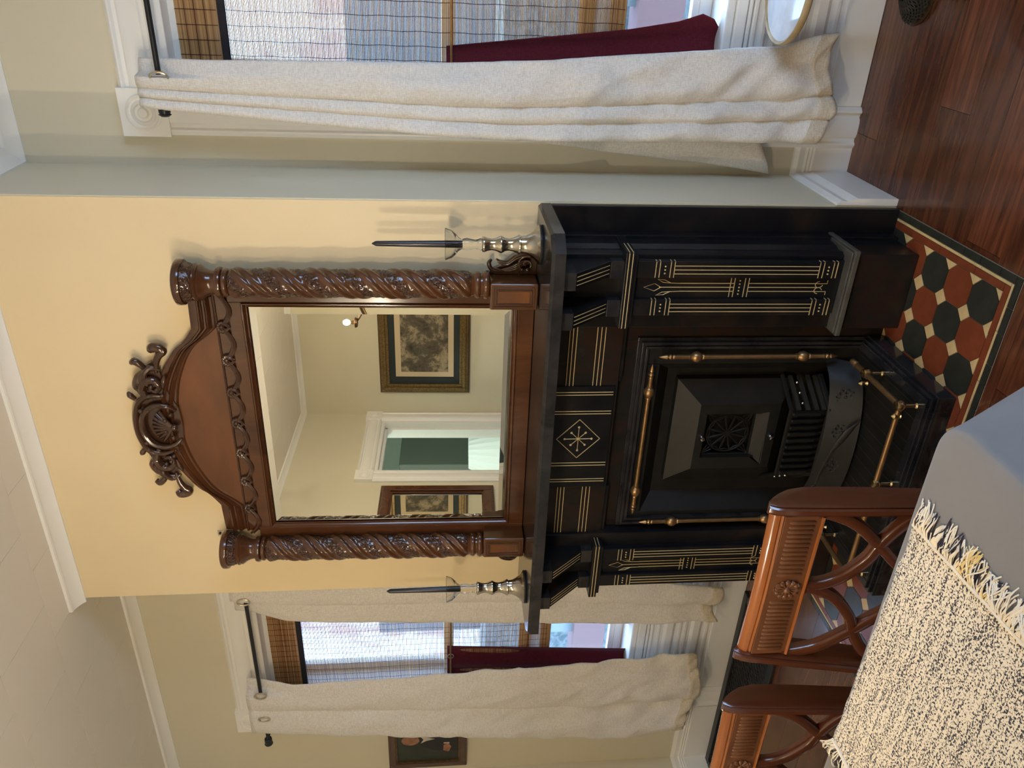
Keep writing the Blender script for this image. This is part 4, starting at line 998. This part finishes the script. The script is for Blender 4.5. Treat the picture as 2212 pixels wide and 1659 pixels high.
# bamboo blinds
def blind(x0, x1, y, label, zt, zb, thread_n):
    r = thing('bamboo_blind', label, 'blind', ((x0+x1)/2, y, zt), 'bamboo blinds')
    MB().box(x0, x1, y-.006, y-.002, zt-.155, zt-.127).build('black_band', M['band'], r)
    s = MB(); z = zt
    while z > zt-.127: s.box(x0, x1, y-.010, y-.008, z-.0040, z-.0003); z -= .0042
    s.build('valance_slats', M['bamboo'], r, kind='stuff')
    s = MB(); z = zt; k = 0
    while z > zb:
        w = .0030+.0004*sin(k*1.7); dy = .003*sin(z*9)
        s.box(x0, x1, y+dy, y+dy+.0012, z-w, z); z -= .0050; k += 1
    s.build('slats', M['bamboo'], r, kind='stuff')
    s = MB(); z = zb+.15; 
    while z > zb-.005: s.box(x0, x1, y+.014, y+.0155, z-.0038, z); z -= .0048
    s.build('folded_bottom_slats', M['bamboo'], r, kind='stuff')
    s = MB()
    for i in range(thread_n):
        x = lerp(x0+.02, x1-.02, i/(thread_n-1)); pts = []; z = zt
        while z > zb: pts.append((x+.0012*sin(z*400), y-.0015+.003*sin(z*9), z)); z -= .018
        s.tube(pts, .0009, 4)
        s.tube([(x, y-.0112, zt), (x, y-.0112, zt-.127)], .0009, 4)
    s.build('threads', M['thread'], r, kind='stuff')
    s = MB()
    for z in [zt-.030*k for k in range(1, 4)]: s.tube([(x0, y-.0112, z), (x1, y-.0112, z)], .0009, 4)
    s.build('cross_threads', M['thread'], r, kind='stuff')
    MB().box(x0, x1, y-.008, y+.02, zt, zt+.02).build('head_rail', M['trim'], r)
blind(1.826, 2.618, D+.07, 'tan bamboo slat blind hanging in near window', 2.285, .845, 18)
blind(-1.068, -.275, D+.07, 'tan bamboo slat blind hanging in far window', 2.285, .925, 22)

# ================================================================== PORTRAIT BY THE LEFT CORNER
pt = thing('framed_portrait', 'small dark framed oil portrait half hidden by a linen curtain', 'painting', (-1.5, D, 1.54))
px0, px1, pz0, pz1 = -1.612, -1.20, 1.333, 1.742
s = MB()
for d0, d1, ya, yb in ((0,.022,.024,0),(.010,.038,.030,0)): s.frame(px0+d0, px1-d0, pz0+d0, pz1-d0, d1-d0, D-ya, D)
s.build('frame', M['frame_brown'], pt, bevel=.004)
s = MB(); s.frame(px0+.038, px1-.038, pz0+.038, pz1-.038, .006, D-.022, D); s.build('gilt_slip', M['oldgold'], pt)
MB().box(px0+.04, px1-.04, D-.012, D-.002, pz0+.04, pz1-.04).build('canvas', M['portrait_bg'], pt)
def flat(mb, pts, y): mb.bm.faces.new([mb.bm.verts.new((x, y, z)) for x, z in pts])
def blob(mb, cx, cz, rx_, rz_, y, n=14): flat(mb, [(cx+rx_*cos(2*pi*k/n), cz+rz_*sin(2*pi*k/n)) for k in range(n)], y)
s = MB(); flat(s, [(-1.50,1.375),(-1.30,1.375),(-1.28,1.50),(-1.33,1.58),(-1.40,1.60),(-1.455,1.575),(-1.49,1.50)], D-.0126); s.build('painted_coat', M['dark_coat'], pt)
s = MB(); blob(s, -1.405, 1.628, .037, .047, D-.0132); s.build('painted_face', M['skin'], pt); s = MB(); flat(s, [(-1.505,1.428),(-1.465,1.415),(-1.438,1.43),(-1.45,1.455),(-1.492,1.458)], D-.0132); s.build('painted_hand', M['skin'], pt)
s = MB(); flat(s, [(-1.43,1.575),(-1.40,1.56),(-1.375,1.578),(-1.385,1.545),(-1.40,1.50),(-1.412,1.545)], D-.0134); flat(s, [(-1.44,1.425),(-1.43,1.425),(-1.43,1.455),(-1.44,1.455)], D-.0134); s.build('painted_collar', M['off_white'], pt)

# ================================================================== THINGS SEEN IN THE MIRROR
def print_frame(name, label, x0, x1, z0, z1, y=YB):
    r = thing(name, label, 'picture', ((x0+x1)/2, y, z0))
    s = MB()
    for d, w, h in ((0,.030,.035),(.022,.03,.045),(.045,.035,.03)): s.frame(x0+d, x1-d, z0+d, z1-d, w, y+.001, y+h)
    s.build('gilt_frame', M['oldgold'], r, bevel=.006, seg=2)
    s = MB(); s.frame(x0-.012, x1+.012, z0-.012, z1+.012, .022, y+.001, y+.022); s.build('outer_frame', M['frame_brown'], r, bevel=.004)
    MB().box(x0+.06, x1-.06, y+.001, y+.014, z0+.06, z1-.06).build('mat_board', M['mat_board'], r)
    a, b, c, d = x0+.155, x1-.155, z0+.135, z1-.135
    MB().box(a, b, y+.001, y+.016, c, d).build('paper', M['paper'], r)
    MB().box(a+.05, b-.05, y+.001, y+.018, c+.05, d-.05).build('engraving', M['engraving'], r)
print_frame('framed_print', 'gilt framed landscape engraving on rear wall, reflected in mantel mirror', -1.405, -.30, 1.30, 2.10)
print_frame('framed_print', 'lower gilt framed print on rear wall, only its top edge reflected', -1.385, -.36, .25, .95)
wm = thing('wall_mirror', 'dark mahogany framed wall mirror beside doorway, reflected in mantel mirror', 'mirror', (XL, -2.6, 1.1))
y0, y1, z0, z1 = -3.03, -2.15, 1.10, 2.02
def yframe(mb, d, w, h):
    mb.box(XL+.002, XL+h, y0+d, y0+d+w, z0+d, z1-d); mb.box(XL+.002, XL+h, y1-d-w, y1-d, z0+d, z1-d)
    mb.box(XL+.002, XL+h, y0+d+w, y1-d-w, z0+d, z0+d+w); mb.box(XL+.002, XL+h, y0+d+w, y1-d-w, z1-d-w, z1-d)
s = MB(); yframe(s, 0, .10, .025); yframe(s, .02, .065, .04); s.build('frame', M['chair'], wm, bevel=.006, seg=3)
MB().box(XL+.002, XL+.012, y0+.09, y1-.09, z0+.09, z1-.09).build('glass', M['mirror'], wm)
# next room
tag(MB().box(-3.75, -3.6, -6.83, -6.17, 0, 2.14).build('grey_panel', M['grey_panel'], bevel=.01), 'tall grey green cupboard panel in next room, seen through doorway in mirror', 'cupboard')
lp = thing('table_lamp', 'lamp with white pleated shade in next room, seen in mirror', 'lamp', (-3.0, -5.58, .62))
s = MB(); n = 48
s.rings([[(-3.0+(r+.006*(k % 2))*cos(2*pi*k/n), -5.58+(r+.006*(k % 2))*sin(2*pi*k/n), z) for k in range(n)] for r, z in ((.36,.89),(.20,1.26))], True, False)
m_ = M['white_shade']; B(m_).inputs['Emission Color'].default_value = (.85,1,.95,1); B(m_).inputs['Emission Strength'].default_value = .1
s.build('pleated_shade', m_, lp); MB().lathe([(.001,0),(.10,0),(.11,.02),(.04,.05),(.03,.15),(.02,.5),(.01,.6)], (-3.0,-5.58,.62), 16).build('lamp_base', M['black_metal'], lp, smooth=True)
MB().sphere((-3.0,-5.58,1.1), .04, 12, 8).build('bulb', mat('cool_bulb', (1,1,1), .3, emit=(.80,1,.93), estr=12), lp)
st_ = thing('lamp_stand', 'low dark cupboard holding the lamp in next room', 'cupboard', (-3.0,-5.6,0))
MB().box(-3.35,-2.65,-6.0,-5.2,.0,.60).build('body', M['grey_panel'], st_, bevel=.01); MB().box(-3.38,-2.62,-6.03,-5.17,.60,.62).build('top', M['trim'], st_, bevel=.004)
rl = thing('added_fill_lamp', 'added unseen fill lamp on the ceiling of next room', 'lamp', (-3.0,-3.6,3.0))
MB().lathe([(.001,-.07),(.10,-.06),(.16,-.03),(.17,0)], (-3.0,-3.6,3.0), 20).build('globe', mat('cool_fill_globe', (1,1,1), .3, emit=(.90,1,.93), estr=230), rl, smooth=True)  # glowing globe added out of view only to brighten the next room

# ================================================================== CHANDELIER
ch = thing('chandelier', 'bronze chandelier with warm bulbs above the table, just caught in mirror', 'chandelier', (.93, -2.12, 2.0))
s = MB(); s.lathe([(.001,.85),(.07,.845),(.06,.82),(.012,.80),(.010,.20),(.03,.16),(.05,.10),(.055,.04),(.03,0),(.04,-.04),(.02,-.10),(.001,-.12)], (.93,-2.12,2.0), 20); s.build('stem', M['chandelier'], ch, smooth=True)
for (x, y, z) in ((1.42,-2.05,1.77),(1.00,-2.25,1.77),(.345,-2.03,1.855),(.05,-2.50,2.13)):
    s = MB(); c = Vector((.93,-2.12,0)); p = Vector((x, y, 0))
    s.tube(spline([(.93,-2.12,2.04),(lerp(.93,x,.4),lerp(-2.12,y,.4),1.93),(lerp(.93,x,.85),lerp(-2.12,y,.85),z-.12),(x,y,z-.06)], 6), .008, 8); ar = s.build('arm', M['chandelier'], ch, smooth=True)
    MB().lathe([(.001,-.075),(.03,-.07),(.036,-.055),(.014,-.05),(.012,-.03),(.001,-.03)], (x,y,z), 14).build('socket_cup', M['chandelier'], ar, smooth=True)
    MB().sphere((x,y,z), .0185, 14, 10, (1,1,1.25)).build('bulb', M['bulb'], ar, smooth=True)
# ================================================================== TABLE, CLOTH, MAT
TX0, TX1, TY0, TY1, TZ = -.60, 1.662, -2.44, -1.468, .757
tb = thing('dining_table', 'dining table hidden under grey tablecloth', 'table', ((TX0+TX1)/2, (TY0+TY1)/2, 0))
MB().box(TX0+.025, TX1-.025, TY0+.025, TY1-.025, TZ-.030, TZ-.006).build('table_top', M['chair'], tb, bevel=.02, seg=3)
for x in (TX0+.12, TX1-.12):
    for y in (TY0+.12, TY1-.12):
        MB().lathe([(.022,0),(.026,.05),(.022,.10),(.034,.35),(.040,.60),(.030,.64),(.040,.66),(.040,.727)], (x, y, 0), 14).build('leg', M['chair'], tb, smooth=True)
def rrect(d, r=.055, n=7):
    out = []
    for (cx, cy, a0) in ((TX1-r, TY1-r, 0), (TX0+r, TY1-r, pi/2), (TX0+r, TY0+r, pi), (TX1-r, TY0+r, 3*pi/2)):
        for k in range(n+1):
            a = a0+pi/2*k/n; out.append((Vector((cx, cy, 0)), Vector((cos(a), sin(a), 0)), r, abs(sin(2*a))))
    # densify straight sides
    res = []
    for i, (c, nrm, rr, cn) in enumerate(out):
        res.append((c+nrm*rr, nrm, cn)); c2, n2, _, cn2 = out[(i+1) % len(out)]
        p, q = c+nrm*rr, c2+n2*rr; L_ = (q-p).length
        if L_ > .1:
            m = int(L_/.03)
            for k in range(1, m): res.append((p.lerp(q, k/m), nrm, 0.))
    return res
per = rrect(0); NP = len(per); acc = 0; S_ = [0]
for i in range(1, NP): acc += (per[i][0]-per[i-1][0]).length; S_.append(acc)
cs = [None]*NP
corner_s = [S_[i] for i in range(NP) if per[i][2] > .95]
def cornerness(i):
    s0 = S_[i]; tot = acc
    return max(math.exp(-(min(abs(s0-c), tot-abs(s0-c))/.16)**2) for c in corner_s)
s = MB(); rows = []
drops = [(-.5,0),(-.012,0),(-.004,.0015),(0,.006),(.002,.014),(0,.03),(0,.07),(0,.12),(0,.18),(0,.24),(0,.30)]
for j, (o, dz) in enumerate(drops):
    row = []
    for i, (p, nrm, _) in enumerate(per):
        if j == 0: row.append((lerp(p.x, (TX0+TX1)/2, .35), lerp(p.y, (TY0+TY1)/2, .35), TZ)); continue
        cn = cornerness(i); t = max(0, dz-.012)
        out = o + t*(.08+.40*cn) + t*.16*(1-cn)*sin(S_[i]*2*pi/.34+.6) + t*.05*sin(S_[i]*2*pi/.13)
        row.append((p.x+nrm.x*out, p.y+nrm.y*out, TZ-dz))
    rows.append(row)
R_ = s.rings(rows, True, False); s.bm.faces.new(R_[0])
tc_ = s.build('tablecloth', M['cloth'], smooth=True, angle=180); tag(tc_, 'plain grey tablecloth draped over dining table', 'tablecloth')
m = tc_.modifiers.new('sub', 'SUBSURF'); m.levels = 1; m.render_levels = 1

# woven mat
wmat = thing('placemat', 'cream and black woven rag placemat with knotted fringe on grey tablecloth', 'placemat', (1.23, -1.67, TZ))
A, B_, C_, D_ = (.972,-1.478), (1.478,-1.490), (1.497,-1.865), (.985,-1.862)
s = MB(); nx, ny = 60, 40
def mp_(u, v):
    x = lerp(lerp(A[0],B_[0],u), lerp(D_[0],C_[0],u), v); y = lerp(lerp(A[1],B_[1],u), lerp(D_[1],C_[1],u), v)
    return (x, y+.002*sin(u*40)*(v < .02), TZ+.0045+.0012*noise.noise(Vector((x*12, y*12, 0))))
s.loft(mp_, nx, ny); o = s.build('woven_body', M['woven'], wmat, smooth=True, angle=180); m = o.modifiers.new('solid', 'SOLIDIFY'); m.thickness = .004; m.offset = -1
for (P, Q, sg) in ((B_, C_, 1), (A, D_, -1)):
    s = MB(); s.tube([(lerp(P[0],Q[0],k/30)+.0005*sin(k), lerp(P[1],Q[1],k/30), TZ+.005) for k in range(31)], .0035, 8); s.build('bound_edge', M['fringe'], wmat, smooth=True)
    mbs = {'fringe': MB(), 'fringe_dark': MB(), 'fringe_gold': MB()}
    rnd = random.Random(3+sg); n = 44
    for k in range(n):
        t = (k+.5)/n; bx_, by_ = lerp(P[0],Q[0],t), lerp(P[1],Q[1],t); lean = rnd.uniform(-.35,.45)+.25*sin(k*.9); ln = rnd.uniform(.038,.056)
        gold = sg > 0 and .28 < t < .46
        for q in range(9):
            key = 'fringe_dark' if rnd.random() < .20 else ('fringe_gold' if gold and rnd.random() < .5 else 'fringe')
            a = lean+rnd.uniform(-.16,.16); l = ln*rnd.uniform(.8,1.08); oy = (q-4)*.0010; cur = rnd.uniform(-.010,.010); hh = rnd.uniform(.001,.007)
            pts = [(bx_-.001*sg, by_+oy, TZ+.005), (bx_+sg*l*.35*cos(a), by_+oy+l*.35*sin(a)+cur*.3, TZ+.004+hh), (bx_+sg*l*.72*cos(a), by_+oy*1.4+l*.72*sin(a)+cur, TZ+.003+hh*.6), (bx_+sg*l*cos(a*1.1), by_+oy*1.8+l*sin(a*1.1)+cur*.6, TZ+.0018)]
            mbs[key].tube(spline(pts, 2), .0011, 4)
    for key, mb in mbs.items():
        mb.build({'fringe':'cream_fringe','fringe_dark':'black_fringe','fringe_gold':'yellow_fringe'}[key], M[key], wmat, kind='stuff')

# ================================================================== DINING CHAIRS (built at the origin, facing -y)
def dining_chair():
    r = thing('dining_chair', 'x', 'chair', (0,0,0), 'mahogany dining chairs on the far side of the table')
    def yb(z): return interp([(0,.075),(.25,.005),(.45,-.040),(.60,-.028),(.75,-.010),(.88,.008)], z)     # front of the back
    def xs_(z): return interp([(0,.190),(.45,.212),(.6,.208),(.78,.196),(.88,.190)], z)
    for q in (-1, 1):
        # upright: deep board with rounded front moulding and rolled top
        s = MB(); zs = [0,.12,.25,.36,.45,.52,.60,.68,.74,.78,.81,.832,.846,.855,.859]; rs = []
        for z in zs:
            top_ = max(0, (z-.76)/.099); dep = interp([(0,.032),(.45,.045),(.7,.056),(.88,.056)], z); sh = .048*top_**2.4
            x0 = xs_(z); y0 = yb(z)-.010+max(0,(z-.835)/.024)**2*.008; y1 = yb(z)+dep-sh; w = .0135
            prof = [(-w,y1),(-w,y0+.012),(-w+.003,y0+.004),(-w+.006,y0+.006),(-w+.009,y0),(w-.009,y0),(w-.006,y0+.006),(w-.003,y0+.004),(w,y0+.012),(w,y1)]
            rs.append([(q*x0+a, b, z) for a, b in prof])
        s.rings(rs); s.build('leg', M['chair'], r, smooth=True, angle=45)
    xi = .180
    # crest: orange rolled top and fluted panel
    s = MB(); zc = .846
    cr = [(-.004,.826),(-.008,.829),(-.004,.832),(-.006,.836),(-.004,.843),(.002,.849),(.009,.851),(.017,.848),(.022,.838),(.020,.80),(.002,.80)]
    nseg = 24; s.rings([[(lerp(-xi-.002, xi+.002, k/nseg), a+yb(.84)+.006-.006*cos(pi*(k/nseg-.5)), z) for a, z in cr] for k in range(nseg+1)])
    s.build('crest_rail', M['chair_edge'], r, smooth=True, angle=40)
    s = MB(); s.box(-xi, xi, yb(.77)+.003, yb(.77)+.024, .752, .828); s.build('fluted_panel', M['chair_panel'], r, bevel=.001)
    pn = r.children[-1] if False else [c for c in COL.objects if c.parent == r and c.name.startswith('fluted_panel')][-1]
    s = MB(); s.tube([(-xi, yb(.76)+.002, .754), (xi, yb(.76)+.002, .754)], .0036, 8); s.build('bead', M['chair_edge'], r, smooth=True)
    s = MB(); n = 13
    for sd in (-1, 1):
        for k in range(n):
            x = sd*(.036+.0108*k); y = yb(.77)+.0035
            s = MB(); s.tube([(x, y, .765), (x, y-.0006, .769), (x, y-.0006, .813), (x, y, .817)], [.002,.0046,.0046,.002], 8, flat=.7); s.build('flute', M['chair_panel'], pn, smooth=True)
    s = MB(); y = yb(.77)+.003
    for k in range(12):
        a = 2*pi*k/12; s.sphere((.017*cos(a), y-.002, .790+.021*sin(a)), .0062, 8, 6, (1,.8,1))
        s.tube([(.006*cos(a), y-.003, .790+.007*sin(a)), (.022*cos(a), y-.003, .790+.027*sin(a))], [.0022,.0040], 6)
    s.sphere((0, y-.003, .790), .0075, 10, 7); s.build('rosette', M['chair_panel'], pn, smooth=True)
    # pointed interlaced tracery
    def arc(pts, nm='tracery_arch'):
        s = MB(); P = spline([(x, yb(z)+.004, z) for x, z in pts], 6); rs = []
        for i, p in enumerate(P):
            t = (P[min(i+1,len(P)-1)]-P[max(i-1,0)]).normalized(); b = Vector((t.z, 0, -t.x)).normalized(); w = .0115; d = .020
            rs.append([p+b*w+Vector((0,.003,0)), p+b*(w-.003), p-b*(w-.003), p-b*w+Vector((0,.003,0)), p-b*w+Vector((0,d,0)), p+b*w+Vector((0,d,0))])
        s.rings(rs); s.build(nm, M['chair'], r, smooth=True, angle=50)
    for q in (-1, 1):
        arc([(q*.184,.762),(q*.181,.735),(q*.160,.685),(q*.113,.630),(q*.065,.580),(q*.025,.520),(q*.012,.470)])
        arc([(q*.004,.755),(q*.007,.720),(q*.030,.680),(q*.075,.643),(q*.113,.628),(q*.160,.600),(q*.202,.560)])
    s = MB(); s.box(-.205, .205, yb(.46), yb(.46)+.025, .445, .485); s.build('lower_rail', M['chair'], r, bevel=.003)
    s = MB(); s.box(-.225, .225, -.47, -.045, .395, .43); s.build('seat_frame', M['chair'], r, bevel=.006)
    s = MB(); s.box(-.21, .21, -.46, -.055, .43, .465); s.build('seat', M['linen'], r, bevel=.018, seg=4)
    for q in (-1, 1):
        s = MB(); s.prism([(q*.205-.019,-.455),(q*.205+.019,-.455),(q*.205+.019,-.417),(q*.205-.019,-.417)], 'z', .395, 0, [(q*.205-.013,-.449),(q*.205+.013,-.449),(q*.205+.013,-.423),(q*.205-.013,-.423)]); s.build('leg', M['chair'], r, bevel=.002)
    return r
ch1 = dining_chair(); ch1.location = (1.125, -1.245, 0)
ch2 = copy_tree(ch1); ch2.location = (.585, -1.250, 0); ch2.rotation_euler = (0,0,.0)
ch1['label'] = 'mahogany dining chair with fluted crest and pointed arch back, in front of the fender'
ch2['label'] = 'mahogany dining chair with fluted crest, in front of the floor grille'

# ================================================================== FLOOR REGISTER
vg = thing('floor_register', 'black floor heating grille with diamond mesh along the wall behind the chairs', 'floor vent', (-1.0, .17, 0))
vx0, vx1, vy0, vy1 = -1.655, -.42, -.045, .352
s = MB(); s.box(vx0, vx1, vy0, vy0+.042, 0, .016); s.box(vx0, vx1, vy1-.042, vy1, 0, .016); s.box(vx0, vx0+.042, vy0+.042, vy1-.042, 0, .016); s.box(vx1-.042, vx1, vy0+.042, vy1-.042, 0, .016)
s.build('frame', M['black_metal'], vg, bevel=.004)
MB().box(vx0+.03, vx1-.03, vy0+.03, vy1-.03, 0, .002).build('dark_well', M['band'], vg)
s = MB(); st, w = .036, vy1-vy0-.084; x = vx0+.04-w*.55
while x < vx1-.04:
    for sg in (1, -1):
        xa, xb = (x, x+w*.55) if sg > 0 else (x+w*.55, x); ya, yb_ = vy0+.042, vy1-.042
        pts = []
        for k in range(2): pass
        # clip to frame
        lo, hi = vx0+.042, vx1-.042; P0, P1 = Vector((xa, ya, .010)), Vector((xb, yb_, .010)); 
        t0, t1 = 0., 1.; dx = P1.x-P0.x
        for lim, s_ in ((lo, 1), (hi, -1)):
            f0, f1 = (P0.x-lim)*s_, (P1.x-lim)*s_
            if f0 < 0 and f1 < 0: t0, t1 = 1, 0
            elif f0 < 0: t0 = max(t0, -f0/(f1-f0))
            elif f1 < 0: t1 = min(t1, f0/(f0-f1))
        if t1 > t0+.02: s.tube([P0.lerp(P1, t0), P0.lerp(P1, t1)], .0020, 4)
    x += st
s.build('diamond_mesh', M['hood'], vg, kind='stuff')
s = MB()
for k in range(5): s.box(vx0+.04, vx1-.04, lerp(vy0+.06, vy1-.06, k/4)-.004, lerp(vy0+.06, vy1-.06, k/4)+.004, .003, .006)
s.build('louvre', M['black_metal'], vg)

# ================================================================== SMALL ROUND TABLE AT THE TOP RIGHT
rt = thing('side_table', 'small round marble topped table with tan rim by the near window', 'table', (2.155, .178, 0))
cx, cy, cz = 2.155, .178, .420; rr = .158
MB().lathe([(.001,0),(rr-.012,0),(rr-.010,-.003),(.001,-.004)][::-1], (cx, cy, cz), 48).build('marble_top', M['marble'], rt, smooth=True, angle=40)
MB().lathe([(rr-.013,-.002),(rr-.010,.004),(rr-.004,.006),(rr,.001),(rr,-.012),(rr-.006,-.018),(.05,-.022),(.05,-.006)], (cx, cy, cz), 48).build('rim', M['rim'], rt, smooth=True, angle=50)
MB().lathe([(.013,.0),(.013,.10),(.022,.13),(.013,.16),(.011,.30),(.02,.36),(.05,.397)], (cx, cy, 0), 18).build('pedestal', M['chandelier'], rt, smooth=True)
MB().lathe([(.001,.055),(.02,.050),(.065,.022),(.084,.006),(.090,.004),(.090,0),(.001,0)], (cx, cy, 0), 36).build('base_disc', M['chandelier'], rt, smooth=True, angle=40)
s = MB()
for k in range(26):
    a0 = 2*pi*k/26
    for sg in (1, -1):
        pts = []
        for j in range(9):
            t = j/8; r_ = lerp(.024,.085,t); h = lerp(.050,.008,t)+.006; a = a0+sg*.45*sin(pi*t*1.2)
            pts.append((cx+r_*cos(a), cy+r_*sin(a), h))
        s.tube(pts, .0026, 5)
s.build('filigree_base', M['hood'], rt, smooth=True)

# ================================================================== OUTSIDE
og = struct(MB().box(-9, 12, D+TH+.6, 12, -.9, -.8).build('ground_outside', M['ground']), 'pale paving outside the windows', 'ground')
pb = thing('porch_balustrade', 'salmon pink porch wall with pale blue rail seen through the windows', 'porch', (.5, 2.0, -.8))
MB().box(-4.5, 4.8, 2.0, 2.12, -.8, .20).build('parapet', M['far_green'], pb)
MB().box(-4.5, 4.8, 1.96, 2.16, .20, .44).build('pink_band', M['pink_wall'], pb)
MB().box(-4.5, 4.8, 2.02, 2.10, .62, .70).build('hand_rail', M['blue_white'], pb)
for k in range(24):
    x = -4.4+k*.4
    if x < 4.8: MB().box(x, x+.10, 2.03, 2.09, .44, .62).build('baluster', M['blue_white'], pb)
for x in (-3.3,-1.35,.2,1.2,3.6): MB().box(x, x+.22, 1.95, 2.17, .70, 3.6).build('post', M['pink_wall'], pb)
nb = thing('neighbour_house', 'pink and white house beyond the porch, seen through the blinds', 'building', (0, 7, -.8))
MB().box(-24, 14, 7.0, 7.4, -.8, 6.5).build('wall', M['patchy'], nb); 
for k in range(14):
    x = -20+k*2.1
    MB().box(x, x+.9, 6.94, 6.999, .6, 2.4).build('window', M['blue_white'], nb)
hg = tag(MB().box(-16, 12, 4.0, 4.8, -.8, .95).build('hedge', M['far_green']), 'pale hedge beyond the porch outside', 'hedge')
